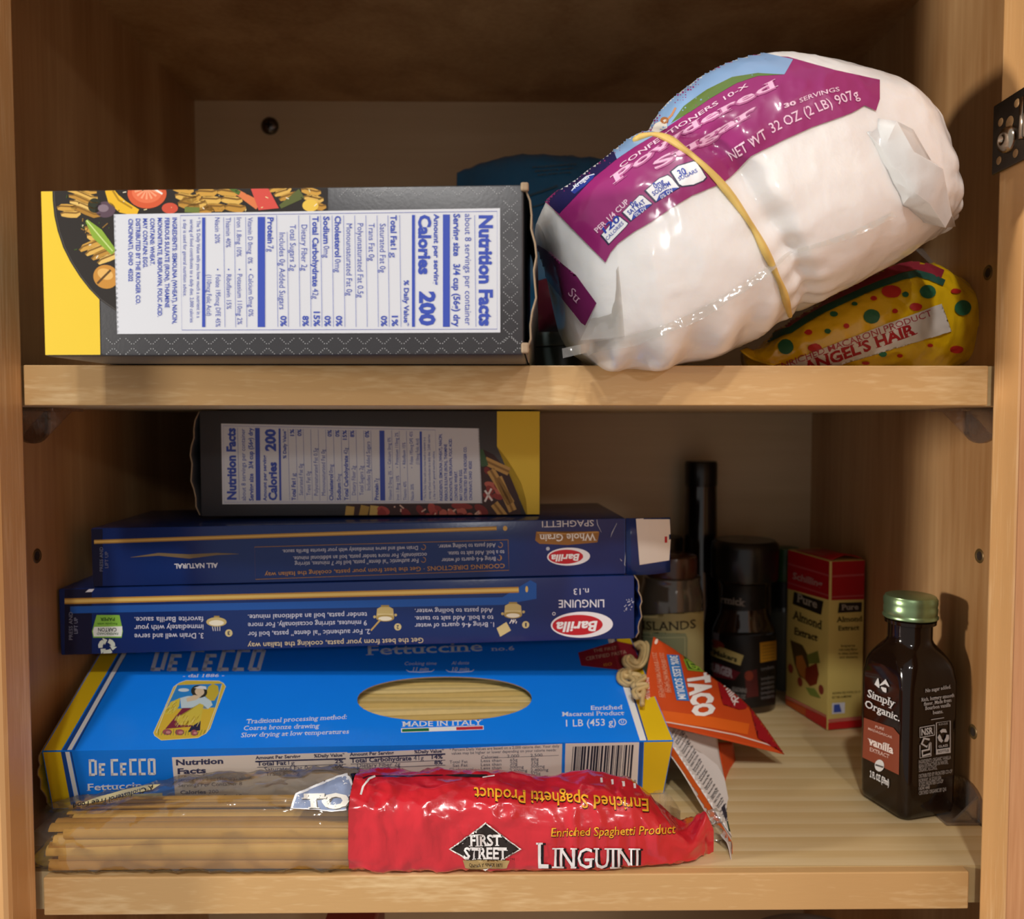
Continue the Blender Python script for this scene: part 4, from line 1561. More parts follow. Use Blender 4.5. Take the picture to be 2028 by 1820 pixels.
# --- orange seasoning packet, torn open, propped on the blue carton
t_tc = thing('seasoning_packet', 'torn open orange taco seasoning packet standing beside the blue carton', 'packet', at(1450, 1700, 0.035))
ORG = P('orange_packet', 'cb4c1e', 0.34, bump=0.2, bscale=120, vary=0.06)
PINK = P('packet_inside', 'cfc6bd', 0.5, vary=0.05)


def coons(L, Rr, nu, nv, bend):
    """sheet between two measured edges L and R (lists of (px,py,Y)); bend(u,v) pushes it towards the camera"""
    Lp = crv([at(*p) for p in L], nv)
    Rp = crv([at(*p) for p in Rr], nv)
    rows = []
    for j in range(nv):
        v = j / (nv - 1)
        r = []
        for i in range(nu):
            u = i / (nu - 1)
            p = Lp[j].lerp(Rp[j], u)
            p = p + (CAM - p).normalized() * bend(u, v)
            r.append(p)
        rows.append(r)
    return rows


up_rows = coons([(1294, 1261, 0.135), (1283, 1320, 0.122), (1273, 1380, 0.110), (1271, 1426, 0.101)],
                [(1330, 1283, 0.140), (1400, 1334, 0.150), (1482, 1398, 0.140), (1553, 1494, 0.118)], 30, 30,
                lambda u, v: 0.006 * math.sin(math.pi * u) * (0.3 + 0.7 * math.sin(math.pi * min(1, v * 1.1))) + 0.0007 * noise.noise(Vector((u * 5, v * 4, 3))))
# hem: the lower edge sags between its ends
upper = MB().grid(up_rows).build('front_panel', [ORG, PINK], t_tc, smooth=True, solid=0.0004)
lo_rows = coons([(1272, 1428, 0.101), (1310, 1475, 0.094), (1350, 1528, 0.082), (1392, 1600, 0.062), (1428, 1655, 0.044), (1441, 1672, 0.038), (1449, 1708, 0.030)],
                [(1420, 1452, 0.122), (1424, 1490, 0.118), (1432, 1530, 0.106), (1442, 1585, 0.086), (1449, 1630, 0.066), (1452, 1660, 0.052), (1450, 1712, 0.030)], 26, 40,
                lambda u, v: -0.004 * math.sin(math.pi * u) * (1 - v))
lower = MB().grid(lo_rows).build('back_panel', [PINK, ORG], t_tc, smooth=True, solid=0.0004)
rows = coons([(1420, 1470, 0.124), (1430, 1530, 0.110), (1444, 1590, 0.090), (1448, 1640, 0.068)], [(1452, 1470, 0.138), (1458, 1530, 0.125), (1458, 1590, 0.100), (1452, 1642, 0.070)], 8, 14, lambda u, v: 0.0)
MB().grid(rows).build('side_fold', ORG, t_tc, smooth=True, solid=0.0004)
ink = Ink(1240, 1130, 5.965)
ink.poly([(1060, 1260), (1150, 1250), (1260, 1340), (1372, 1470), (1440, 1590), (1405, 1640), (1330, 1650), (1250, 1590), (1140, 1590), (1120, 1530), (1150, 1500)], '9c1620', 1.5)
ink.poly([(1440, 1570), (1597, 1740), (1730, 1830), (1900, 2190), (1728, 2037), (1548, 1988), (1507, 1783)], '9c1620', 1.5)
ink.text('ormick', (1118, 1310), (1275, 1610), 66, 'e9dcd6', 3, 0.03, up=(70, -52))
ink.text('TACO', (722, 1240), (800, 1740), 250, 'f2efea', 3, 0.06, up=(235, -30))
ink.poly([(470, 995), (612, 1005), (742, 1545), (590, 1535)], '2f7ac4', 2)
ink.text('30% LESS SODIUM', (505, 1010), (612, 1525), 84, 'e6ecf2', 3, 0.02, up=(88, -2))
ink.poly([(640, 985), (780, 1075), (915, 1205), (720, 1185)], '86a836', 2)
ink.poly([(668, 1010), (770, 1085), (870, 1185), (730, 1165)], '3c5a24', 2.3)
ink.text('MILD', (690, 1020), (760, 1165), 70, '9cc044', 3, 0.04, up=(85, 15))
for x0, y0, x1, y1 in ((385, 975, 455, 1440), (300, 970, 385, 1500), (410, 1060, 480, 1450), (325, 1080, 410, 1505)):
    ink.text('ZESTY MIX WITH SPICES', (x0, y0), (x1, y1), 36, 'e59a78', 3, 0.0, up=(48, 0))
ink.text('PACKED IN USA', (218, 1270), (232, 1540), 34, 'eed2c2', 3, 0.02, up=(46, 0))
ink.line([(180, 1690), (600, 1745), (1020, 1800), (1440, 1880)], 130, 'e0641e', 1.2)
ink.line([(180, 1752), (500, 1800), (900, 1870), (1300, 1950), (1700, 2070)], 16, 'e9c9bc', 1.4)
ink.ell(348, 843, 16, 34, 'f3dccb', 3, rot=20)
ink.build('front_print', upper, t_tc, step=28 / 5.965, smooth=True, base=0.0004)
ink = Ink(1200, 1220, 3.639)
ink.poly([(300, 770), (460, 900), (640, 1170), (760, 1400), (860, 1560), (905, 1640), (915, 1760), (905, 1760), (870, 1640), (760, 1470), (640, 1270), (500, 1010), (380, 870), (255, 765)], 'd9601e', 1.5)
ink.poly([(380, 800), (540, 900), (700, 1000), (800, 1080), (850, 1170), (880, 1330), (895, 1520), (900, 1600), (780, 1400), (640, 1140), (500, 920)], 'e4dfda', 1.6)
rnd = random.Random(2)
for k in range(11):
    a = Vector((470 + k * 42, 870 + k * 66))
    b = a + Vector((58 - k * 2, -96 + k * 4))
    for q in range(3):
        o = Vector((16 * q, 26 * q))
        ink.text(rnd.choice(['DIRECTIONS', 'Ground beef', 'Seasoning Mix', 'Water', 'Brown meat in skillet']), a + o, b + o, 15, '4d4a4e', 3, 0.01)
ink.poly([(826, 1390), (848, 1360), (872, 1450), (858, 1480)], '2b2b40', 2.4)
ink.poly([(865, 1490), (880, 1480), (896, 1560), (880, 1560)], '2b4a34', 2.4)
ink.build('back_print', lower, t_tc, step=6, smooth=True, base=0.0004)

# --- bunch of tan rubber bands on the corner of the blue carton
RUB = P('tan_rubber', 'cdb078', 0.55, vary=0.12, vscale=200)
base_o, be1, be2, _, _ = DF.top()
bn = be1.cross(be2).normalized()


def ontop(zx, zy, lift):
    px, py = 1200 + zx / 3.639, 1220 + zy / 3.639
    d = ray(px, py)
    p = CAM + d * ((base_o - CAM).dot(bn) / d.dot(bn))
    return p + (CAM - p).normalized() * lift


for nm, pts, lab in (
    ([], [(205, 215, 6), (245, 196, 9), (275, 215, 10), (278, 270, 9), (262, 330, 8), (225, 372, 6), (175, 375, 4), (135, 345, 4), (132, 315, 5), (155, 300, 6), (185, 330, 7), (225, 340, 8), (250, 300, 8), (258, 245, 8), (232, 225, 7)], 'tan rubber band curled topmost at the corner of blue carton'),
    ([], [(190, 440, 6), (160, 400, 5), (120, 400, 3), (95, 425, 3), (96, 465, 3), (130, 490, 3), (175, 490, 4), (200, 470, 6), (165, 440, 4), (130, 430, 4), (150, 395, 5), (185, 400, 7)], 'tan rubber band looping down the white stripe of blue carton'),
    ([], [(190, 420, 8), (235, 430, 9), (255, 455, 9), (215, 480, 9), (195, 505, 9), (250, 500, 10), (272, 515, 10), (225, 530, 10), (196, 550, 9), (215, 580, 9), (258, 570, 10), (275, 540, 10), (262, 600, 9), (262, 640, 8)], 'tan rubber band knotted tightly beside the torn orange packet'),
):
    P3 = crv([ontop(a, b, l * 0.001) for a, b, l in pts], 60)
    t = thing('rubber_band', lab, 'rubber band', P3[0])
    mb = MB().tube(P3, 0.0017, n=10, flat=0.75)
    mb.build('twisted_loop', RUB, t, smooth=True)
    P3b = [p + Vector((0.0016, -0.0012, 0.0009)) for p in P3[6:44]]
    MB().tube(P3b, 0.0014, n=10, flat=0.75).build('second_strand', RUB, t, smooth=True)

# ------------------------------------------------------------------ upper shelf, right side
# --- bag of powdered sugar with a rubber band round it
SUGAR = P('sugar_white', 'fafaf6', 0.36, coat=0.7, bump=0.8, bscale=75, vary=0.02, vscale=35)
sb_ = SUGAR.node_tree.nodes['Principled BSDF']
sb_.inputs['Subsurface Weight'].default_value = 0.5
sb_.inputs['Subsurface Radius'].default_value = (1.0, 0.9, 0.8)
sb_.inputs['Subsurface Scale'].default_value = 0.006
PURPLE = P('magenta_film', '8c2469', 0.3, coat=0.6, bump=0.12, bscale=180, vary=0.05)
stn = [((1060, 452), (1108, 585), 0.042, 0.020), ((1083, 408), (1118, 668), 0.038, 0.034), ((1138, 372), (1165, 716), 0.033, 0.043), ((1205, 322), (1240, 726), 0.030, 0.046), ((1262, 276), (1338, 722), 0.030, 0.046),
       ((1325, 212), (1440, 697), 0.033, 0.047), ((1400, 164), (1512, 656), 0.036, 0.048), ((1480, 144), (1572, 623), 0.038, 0.049), ((1560, 151), (1660, 578), 0.039, 0.048), ((1650, 173), (1748, 532), 0.040, 0.045),
       ((1728, 196), (1806, 494), 0.041, 0.040), ((1776, 238), (1848, 474), 0.042, 0.031), ((1808, 302), (1868, 454), 0.043, 0.015)]
SB = Sack(stn, n=2.7, amp=0.0007, fs=44, seed=1.0)


def band_u(t):
    """where the rubber band crosses, measured along the bag"""
    k = t % 360
    k = k if k <= 180 else 360 - k
    return (4.02 + 3.0 * smoothstep(0, 180, k) * 0.97) / 12


def sugar_mod(u, t, p):
    h = -0.0042 * math.exp(-((u - band_u(t)) / 0.022) ** 2)              # waist pinched by the band
    h += 0.0062 * math.exp(-((t - 148) / 26) ** 2) * math.exp(-((u - 0.24) / 0.10) ** 2)     # slumps over the shelf edge
    h += 0.0022 * math.exp(-((t - 150) / 20) ** 2) * math.sin(u * 70) * smoothstep(0.05, 0.2, u) * (1 - smoothstep(0.4, 0.6, u))
    k = abs(u - band_u(t))
    if k < 0.10:
        h += 0.0010 * math.sin(t * 0.42) * math.exp(-(k / 0.05) ** 2) * (1 if 60 < t < 200 else 0.3)
    e = smoothstep(0.80, 0.97, u)
    if e:
        q = p * 95
        h += e * 0.0030 * (abs(noise.noise(q)) * 2 - 0.75) + e * 0.0014 * noise.noise(q * 2.2)
    return h


SB.mod = sugar_mod
t_sg = thing('sugar_bag', 'white and magenta bag of powdered sugar tied round with a rubber band', 'sugar bag', SB.raw(0.3, 180))
us = fr_(0, 1, 190)
ts = fr_(0, 360, 151)[:-1]
mb = subset(SB, us, ts, cap0=True, cap1=True)
sugar = mb.build('bag_body', [SUGAR, P('navy_film', '1f2050', 0.3, coat=0.6), P('sky_film', '86a9d2', 0.3, coat=0.6)], t_sg, smooth=True)
# printed label zone: the whole upper panel, carried over the top to the back
low = [(1093, 410), (1200, 520), (1210, 500), (1225, 482), (1255, 460), (1291, 439), (1330, 412), (1370, 388), (1430, 363), (1448, 349), (1487, 309), (1527, 290), (1560, 274), (1607, 253), (1650, 238), (1685, 225), (1711, 210), (1733.6, 220.6), (1741, 197)]


def proj(p):
    q = RC.transposed() @ (p - CAM)
    return 1014 + FPX * q.x / -q.z, 910 - FPX * q.y / -q.z


def inside(pt, poly):
    x, y = pt
    r = False
    for i in range(len(poly)):
        (x0, y0), (x1, y1) = poly[i], poly[i - 1]
        if (y0 > y) != (y1 > y) and x < (x1 - x0) * (y - y0) / (y1 - y0) + x0:
            r = not r
    return r


off = wloc(t_sg)
nt = len(ts)
for pl in sugar.data.polygons:
    k = pl.index
    j, i = divmod(k, nt)
    if j >= len(us) - 1:
        continue
    u, t = us[j], ts[i]
    if t > 250 and 0.05 < u < 0.86:
        pl.material_index = 1 if u < 0.27 else 2
mats = sugar.data.materials
ink = Ink()
MAG = '96286f'
top_edge = [(1116, 418), (1176, 355), (1223, 317), (1260, 292), (1304, 266), (1357, 230), (1409, 196), (1459, 167), (1500, 153), (1553, 150), (1600, 152), (1660, 168), (1741, 180)]
sil = [(1060, 400), (1138, 340), (1205, 290), (1262, 240), (1325, 180), (1400, 130), (1480, 110), (1560, 115), (1650, 140), (1741, 165)]
ink.poly(low + [(1741, 160)] + sil[::-1][1:] + [(1080, 400)], inkm(MAG, 0.3, 0.6), 1)
ink.poly([(1093, 410), (1110, 424), (1176, 355), (1223, 317), (1212, 290), (1080, 390)], inkm('1f2050', 0.3, 0.6), 1.5)
ink.poly([(1223, 317), (1260, 292), (1304, 266), (1357, 230), (1409, 196), (1459, 167), (1500, 153), (1553, 150), (1570, 120), (1480, 100), (1390, 130), (1320, 180), (1262, 240), (1212, 290)], inkm('86a9d2', 0.3, 0.6), 1.5)
ink.poly([(1330, 246), (1357, 230), (1409, 196), (1459, 167), (1500, 153), (1553, 150), (1500, 147), (1450, 155), (1400, 180), (1355, 212)], inkm('5f7a3c', 0.3, 0.6), 1.7)
# a small white and tan blur of a picture, above the band
ink.poly([(1290, 262), (1300, 246), (1322, 236), (1322, 256), (1304, 266)], 'd9d2c6', 1.9)
ink.ell(1318, 240, 8, 7, 'a4683c', 2.0)
ink.line([(1322, 240), (1332, 230), (1340, 215)], 4, 'c08a62', 2.0)
ink.poly([(1132, 381), (1145, 366), (1165, 351), (1180, 347), (1176, 356), (1158, 372), (1140, 386)], '2a3a8c', 2.0)
ink.line([(1134, 380), (1146, 366), (1163, 352), (1179, 347)], 2.2, 'c9cfe4', 2.2)
ink.text('Kroger', (1141, 376), (1172, 353), 7, 'dfe2ee', 3, 0.02)
LPK = 'e6b4d3'
LP2 = 'eec9df'
# curved titles
ink.frame(1030, 120, 3.8264)
ink.text('CONFECTIONERS 10-X', (768, 826), (1730, 206), 28, LP2, 3, 0.01, arc=16)
ink.text('Powdered', (716, 950), (1960, 208), 66, 'b45f92', 2.6, 0.05, serif=True, up=(-25, -54), arc=46)
ink.text('Powdered', (710, 944), (1954, 202), 60, LPK, 3, 0.015, serif=True, up=(-23, -50), arc=46)
ink.text('Sugar', (1030, 842), (1806, 396), 76, 'b45f92', 2.6, 0.05, serif=True, up=(-28, -58))
ink.text('Sugar', (1022, 836), (1798, 390), 70, LPK, 3, 0.015, serif=True, up=(-26, -53))
ink.text('PER 1/4 CUP', (592, 1310), (830, 1080), 38, LP2, 3, 0.02)
DK = '2c2b4c'
WH = 'eef0f3'
BL = '2740a8'
for q in ([(612, 1330), (740, 1178), (762, 1182), (826, 1235), (806, 1262), (672, 1402)], [(770, 1158), (905, 1020), (928, 1022), (1006, 1088), (980, 1112), (836, 1226)],
          [(938, 992), (1050, 895), (1118, 868), (1150, 890), (1212, 968), (1180, 985), (1022, 1082)], [(1130, 848), (1190, 800), (1318, 762), (1338, 770), (1345, 812), (1372, 820), (1412, 890), (1390, 918), (1310, 952), (1218, 964), (1195, 950)]):
    ink.poly(q, DK, 2)
    c = (sum(p[0] for p in q) / len(q), sum(p[1] for p in q) / len(q))
    ink.poly([(c[0] + (x - c[0]) * 0.91, c[1] + (y - c[1]) * 0.90) for x, y in q], WH, 2.4)
ink.text('120', (648, 1316), (765, 1214), 58, BL, 3, 0.025, up=(-26, -44))
ink.text('CALORIES', (664, 1368), (790, 1240), 26, BL, 3, 0.01, up=(-16, -20))
ink.text('0g', (850, 1118), (892, 1090), 40, BL, 3, 0.025)
ink.text('SAT FAT', (830, 1176), (952, 1082), 34, BL, 3, 0.025)
ink.text('0mg', (1022, 980), (1092, 938), 44, BL, 3, 0.025)
ink.text('SODIUM', (1012, 1032), (1140, 950), 34, BL, 3, 0.025)
ink.text('30', (1208, 890), (1262, 862), 52, BL, 3, 0.025)
ink.text('SUGARS', (1204, 918), (1345, 850), 28, BL, 3, 0.015)
ink.poly([(842, 1218), (862, 1160), (905, 1122), (955, 1098), (998, 1090), (975, 1112)], BL, 2.7)
ink.poly([(1030, 1074), (1052, 1020), (1098, 988), (1150, 972), (1202, 968), (1178, 984)], BL, 2.7)
ink.text('0% DV', (880, 1190), (962, 1130), 30, 'e4e8f4', 3, 0.01)
ink.text('0% DV', (1068, 1054), (1160, 1000), 30, 'e4e8f4', 3, 0.01)
ink.text('NET WT', (1600, 765), (1870, 590), 82, LP2, 3, 0.006, up=(-34, -66))
ink.frame(1450, 120, 3.8264)
ink.text('32 OZ (2 LB) 907g', (300, 556), (962, 290), 76, LP2, 3, 0.006, up=(-34, -66), arc=18)
ink.text('30', (392, 366), (482, 338), 30, LP2, 3, 0.04)
ink.text('SERVINGS', (508, 328), (810, 240), 32, LP2, 3, 0.01, arc=10)
# lower gusset label at the left end
ink.frame(1030, 440, 3.8264)
ink.poly([(110, 150), (200, 205), (350, 365), (430, 400), (585, 612), (500, 780), (470, 760), (380, 640), (240, 470), (120, 300)], inkm('7c2660', 0.3, 0.6), 1)
ink.text('Su', (372, 540), (440, 612), 80, 'e3b7d0', 3, 0.0, serif=True, up=(40, -50))
ink.build('printed_label', sugar, t_sg, step=5, smooth=True, base=0.00035, lift=0.00012)
# clear seal fins at the open corner, and the long back seam
sbv = bvh_of([sugar])


def on_sugar(px, py, lift):
    d = ray(px, py).normalized()
    h, n, _, _ = sbv.ray_cast(CAM, d)
    if h is None:
        return at(px, py, 0.012)
    if n.dot(d) > 0:
        n = -n
    return h + n * lift


def sheet(corn, nu, nv, bend=0.0):
    a, b, c, d = corn
    rows = []
    for j in range(nv):
        v = j / (nv - 1)
        rows.append([(a.lerp(b, i / (nu - 1))).lerp(d.lerp(c, i / (nu - 1)), v) + Vector((0, -bend * math.sin(math.pi * v), 0)) for i in range(nu)])
    return MB().grid(rows)


FIN = film('seal_film', 'fbf9f5', haze=0.22, rough=0.12, gloss=0.22, bump=0.7, bscale=120)
fin = [on_sugar(1226, 528, 0.0012), at(1184, 602, 0.000), at(1149, 674, -0.006), on_sugar(1236, 664, 0.0015)]
sheet([fin[0], fin[1], fin[2], fin[3]], 14, 14, 0.001).build('corner_seal', FIN, t_sg, smooth=True)
path = crv([(1113, 690), (1180, 676), (1245, 662), (1320, 640), (1392, 606), (1470, 560), (1530, 520), (1562, 498)], 40)
rows = [[], [], []]
for k, p in enumerate(path):
    w_ = 11 * (1 - k / 39) + 4
    o_ = on_sugar(p.x, p.y, 0.0008) if p.x > 1165 else at(p.x, p.y, -0.006)
    rows[0].append(o_)
    for r, f in ((1, 0.5), (2, 1.0)):
        q = on_sugar(p.x + 3 * f, p.y + w_ * f * 1.3, 0.0030 * f) if p.x > 1165 else at(p.x + 2 * f, p.y + w_ * f * 1.3, -0.006)
        rows[r].append(q)
MB().grid(rows).build('seam_fin', FIN, t_sg, smooth=True)
path = crv([(1580, 492), (1640, 474), (1700, 452), (1765, 420)], 24)
rows = [[on_sugar(p.x + 2 * f, p.y + 7 * f, 0.0004 + 0.0018 * f) for p in path] for f in (0, 0.5, 1)]
MB().grid(rows).build('seam_fin', FIN, t_sg, smooth=True)
# folded-over end, crumpled
FOLD = [((1735, 232), -0.0008), ((1760, 252), 0.0052), ((1800, 262), 0.0025), ((1716, 258), -0.0008), ((1744, 300), 0.0020), ((1790, 312), 0.0065), ((1832, 322), 0.0030),
        ((1762, 352), -0.0006), ((1790, 380), 0.0060), ((1836, 342), 0.0085), ((1864, 385), 0.0025), ((1788, 408), -0.0006), ((1820, 400), 0.0070), ((1862, 418), 0.0060), ((1800, 416), -0.0006), ((1846, 438), 0.0070), ((1886, 444), 0.0020), ((1828, 440), -0.0006)]
fv = [on_sugar(p[0], p[1], l * 0.8) for p, l in FOLD]
ff = [(0, 1, 4), (0, 4, 3), (1, 2, 5), (1, 5, 4), (2, 6, 5), (3, 4, 7), (4, 5, 8), (4, 8, 7), (5, 6, 9), (5, 9, 8), (6, 10, 9), (7, 8, 11), (8, 9, 12), (8, 12, 11), (9, 10, 13), (9, 13, 12), (11, 12, 14), (12, 13, 15), (12, 15, 14), (13, 10, 16), (13, 16, 15), (14, 15, 17), (15, 16, 17)]
mb = MB()
mb.add(fv, [list(f) for f in ff])
bm = bmesh.new()
vs_ = [bm.verts.new(v) for v in mb.v]
for f in mb.f:
    bm.faces.new([vs_[i] for i in f])
bmesh.ops.subdivide_edges(bm, edges=list(bm.edges), cuts=3, use_grid_fill=True)
for v in bm.verts:
    v.co += (CAM - v.co).normalized() * 0.0007 * noise.noise(v.co * 260)
mb = MB()
mb.bm(bm)
bm.free()
fo = mb.build('folded_end', SUGAR, t_sg, auto=24, solid=0.0004)

# --- the rubber band round it
BAND = P('yellow_rubber', 'd9b866', 0.5, vary=0.08, vscale=150)
front = crv([(1262, 279), (1280, 272), (1303, 270), (1328, 280), (1352, 296), (1385, 322), (1415, 352), (1445, 388), (1475, 430), (1502, 475), (1527, 525), (1545, 565), (1556, 600), (1563, 622)], 70)
P3 = [on_sugar(p.x, p.y, 0.0006) for p in front]
back = []
for t in fr_(188, 352, 40):
    back.append(SB.p(band_u(t), t) + Vector((0, 0.0006, 0)))
loop = P3 + back
t = thing('rubber_band', 'long yellow rubber band stretched round the middle of the sugar bag', 'rubber band', P3[30])
rad = []
for k in range(len(loop)):
    rad.append(0.00115 * (1 + 0.22 * math.sin(k * 0.42 + 1.2 * math.sin(k * 0.11))))
MB().tube(loop, rad, n=10, closed=True, flat=1.25).build('band_loop', BAND, t, smooth=True)

# --- yellow spotted bag of angel hair
YB = P('yellow_film', 'f2c214', 0.22, coat=0.8, bump=0.8, bscale=90, vary=0.06)
stn = [((1470, 700), (1478, 736), 0.090, 0.004), ((1500, 694), (1512, 742), 0.090, 0.010), ((1545, 652), (1560, 742), 0.092, 0.018), ((1610, 612), (1625, 742), 0.092, 0.024), ((1690, 565), (1700, 742), 0.092, 0.027),
       ((1770, 530), (1775, 741), 0.092, 0.027), ((1840, 532), (1842, 740), 0.092, 0.024), ((1905, 570), (1905, 726), 0.092, 0.018), ((1950, 602), (1950, 705), 0.092, 0.010), ((1972, 622), (1972, 690), 0.092, 0.003)]
AH = Sack(stn, n=2.2, amp=0.0016, fs=60, seed=8.0)
t_ah = thing('pasta_bag', 'yellow spotted bag of angel hair pasta leaning under the sugar bag', 'pasta bag', AH.raw(0.5, 180))
ah = subset(AH, fr_(0, 1, 120), fr_(0, 360, 97)[:-1], cap0=True, cap1=True).build('bag_body', YB, t_ah, smooth=True)
ink = Ink(1450, 460, 3.8264)
GR, RD = '2f6b4a', 'c8302a'
ed = [(270, 800), (380, 745), (440, 730), (560, 650), (700, 570), (850, 500), (1000, 430), (1150, 370), (1300, 320), (1400, 300), (1500, 325), (1600, 370)]
ink.line([(x - 10, y - 45) for x, y in ed], 70, '9a2c3c', 1.2)
ink.line([(x, y + 18) for x, y in ed], 50, '2c5a4c', 1.5)
for x, y, rx, ry, c in ((408, 868, 60, 56, GR), (1055, 640, 63, 52, GR), (1478, 455, 60, 50, GR), (1742, 575, 62, 58, GR), (772, 625, 32, 20, GR), (928, 548, 23, 14, GR), (725, 752, 24, 19, GR), (1310, 475, 24, 20, GR), (1902, 600, 24, 24, GR), (1138, 920, 30, 18, GR),
                        (578, 762, 30, 20, RD), (865, 712, 22, 18, RD), (1072, 505, 25, 17, RD), (1206, 455, 74, 46, RD), (1230, 600, 22, 18, RD), (1388, 568, 46, 28, RD), (1917, 732, 58, 58, RD), (1695, 885, 52, 28, RD), (1495, 854, 22, 14, RD), (1270, 930, 22, 14, RD), (625, 875, 52, 30, RD), (1690, 450, 40, 18, RD), (1010, 985, 30, 12, RD)):
    ink.ell(x, y, rx, ry, c, 2)
ink.poly([(400, 1000), (480, 960), (800, 835), (1180, 690), (1580, 545), (1610, 640), (1660, 750), (1500, 790), (1300, 835), (960, 950), (820, 1000), (600, 1030)], 'e2d9d0', 2.2)
ink.text('ENRICHED MACARONI PRODUCT', (345, 1040), (1510, 632), 46, 'b5424c', 3, 0.004)
ink.text("ANGEL'S HAIR", (545, 1062), (1400, 762), 78, 'b0262c', 3, 0.04, serif=True)
ink.build('printed_film', ah, t_ah, step=5, smooth=True, base=0.0004)
rows = coons([(1812, 494, 0.105), (1850, 530, 0.104), (1888, 568, 0.103), (1960, 640, 0.102)], [(1838, 490, 0.135), (1884, 530, 0.13), (1925, 572, 0.125), (1968, 612, 0.115)], 10, 20, lambda u, v: 0.003 * math.sin(u * 6 + v * 9))
MB().grid(rows).build('clear_collar', FIN, t_ah, smooth=True)
rows = coons([(1812, 494, 0.105), (1770, 530, 0.092), (1690, 560, 0.09)], [(1850, 532, 0.09), (1800, 545, 0.075), (1740, 560, 0.07)], 10, 16, lambda u, v: 0.002)
rows = coons([(1465, 694, 0.082), (1490, 712, 0.078), (1530, 724, 0.07)], [(1478, 688, 0.088), (1510, 700, 0.088), (1560, 716, 0.085)], 6, 14, lambda u, v: 0.0015 * math.sin(v * 9))
MB().grid(rows).build('sealed_corner', YB, t_ah, smooth=True, solid=0.0004)

# --- dark teal bag behind, dark red packet and grey lidded tub between carton and sugar
TEAL = P('teal_bag', '245f84', 0.3, coat=0.5, bump=0.3, bscale=90, vary=0.1)
stn = [((905, 348), (905, 690), 0.190, 0.006), ((960, 326), (962, 700), 0.190, 0.026), ((1040, 313), (1040, 713), 0.188, 0.036), ((1120, 316), (1120, 713), 0.188, 0.038), ((1200, 322), (1200, 713), 0.188, 0.034), ((1290, 340), (1290, 700), 0.190, 0.022), ((1330, 356), (1330, 690), 0.190, 0.006)]
for a in range(len(stn)):
    (tp, bp, y, d) = stn[a]
TB = Sack(stn, n=2.3, amp=0.002, fs=40, seed=12.0)
for k in range(len(TB.B)):
    TB.B[k].z = 0.0012
t_tb = thing('snack_bag', 'dark teal plastic bag standing behind black carton and sugar bag', 'bag', Vector((0.21, 0.19, 0)))
tb = subset(TB, fr_(0, 1, 60), fr_(0, 360, 65)[:-1], cap0=True, cap1=True).build('bag_body', TEAL, t_tb, smooth=True)
ink = Ink(900, 290, 5.794)
rnd = random.Random(3)
for r_ in range(3):
    ink.text('INGREDIENTS AND STORAGE'[r_ * 4:r_ * 4 + 12], (900 + r_ * 30, 260 + r_ * 45), (1400 - r_ * 30, 225 + r_ * 45), 22, '4a5c68', 3, 0.02)
ink.line([(820, 580), (1020, 520), (1180, 460)], 26, '3b5160', 2)
ink.line([(900, 700), (1100, 640)], 16, '304654', 2)
ink.build('printed_text', tb, t_tb, step=8, smooth=True, base=0.0004)
MAR = P('maroon_packet', '43121e', 0.3, coat=0.4, bump=0.25, bscale=110, vary=0.12)
stn = [((1058, 560), (1066, 680), 0.120, 0.004), ((1090, 548), (1092, 686), 0.120, 0.010), ((1130, 545), (1130, 686), 0.120, 0.012), ((1170, 552), (1166, 684), 0.120, 0.010), ((1200, 566), (1196, 680), 0.120, 0.004)]
MP = Sack(stn, n=2.2, amp=0.001, fs=80, seed=3.0)
tubz = 0.0225
for k in range(len(MP.B)):
    MP.B[k].z = tubz + 0.0012
t_mp = thing('seasoning_packet', 'dark maroon packet lying on the grey tub beside the sugar bag', 'packet', MP.B[2])
subset(MP, fr_(0, 1, 30), fr_(0, 360, 41)[:-1], cap0=True, cap1=True).build('packet_body', MAR, t_mp, smooth=True)
t_gt = thing('plastic_tub', 'small grey lidded plastic tub on upper shelf beside the black carton', 'tub', Vector((0.219, 0.122, 0)))
GT = P('grey_tub', '4b5654', 0.28, coat=0.3)
MB().lathe([(0.0225, 0.0003), (0.0235, 0.001), (0.0245, 0.0145), (0.0245, 0.0150)], (0.219, 0.122, 0)).build('tub', GT, t_gt, auto=50)
MB().lathe([(0.0254, 0.0152), (0.0258, 0.0160), (0.0258, 0.0208), (0.0250, 0.0220), (0.0215, 0.0222), (0.0210, 0.0214), (0.0002, 0.0214)], (0.219, 0.122, 0), cap1=False).build('lid', P('grey_lid', '5a6664', 0.3), t_gt, auto=50)

# ------------------------------------------------------------------ bottles and jars, right of the lower shelf
BROWN = P('brown_glass', '180d07', 0.09, coat=0.15, vary=0.1, spec=0.4)
BLKP = P('black_plastic', '141210', 0.3, coat=0.2)


def zat(px, py, Y):
    return at(px, py, Y).z


# --- square brown vanilla bottle
VX, VY, VA, VR = 0.382, 0.080, 0.031, R(16)
t_va = thing('extract_bottle', 'square brown glass vanilla bottle with green metal cap by the right wall', 'bottle', (VX, VY, FL))


def sq(a, r, z, n=64, cx=VX, cy=VY, rot=VR):
    h = a / 2 - r
    out = []
    for k in range(n):
        t = 2 * math.pi * (k + 0.5) / n
        c, q = math.cos(t), math.sin(t)
        x = math.copysign(h, c) + r * c
        y = math.copysign(h, q) + r * q
        out.append(Vector((cx + x * math.cos(rot) - y * math.sin(rot), cy + x * math.sin(rot) + y * math.cos(rot), z)))
    return out


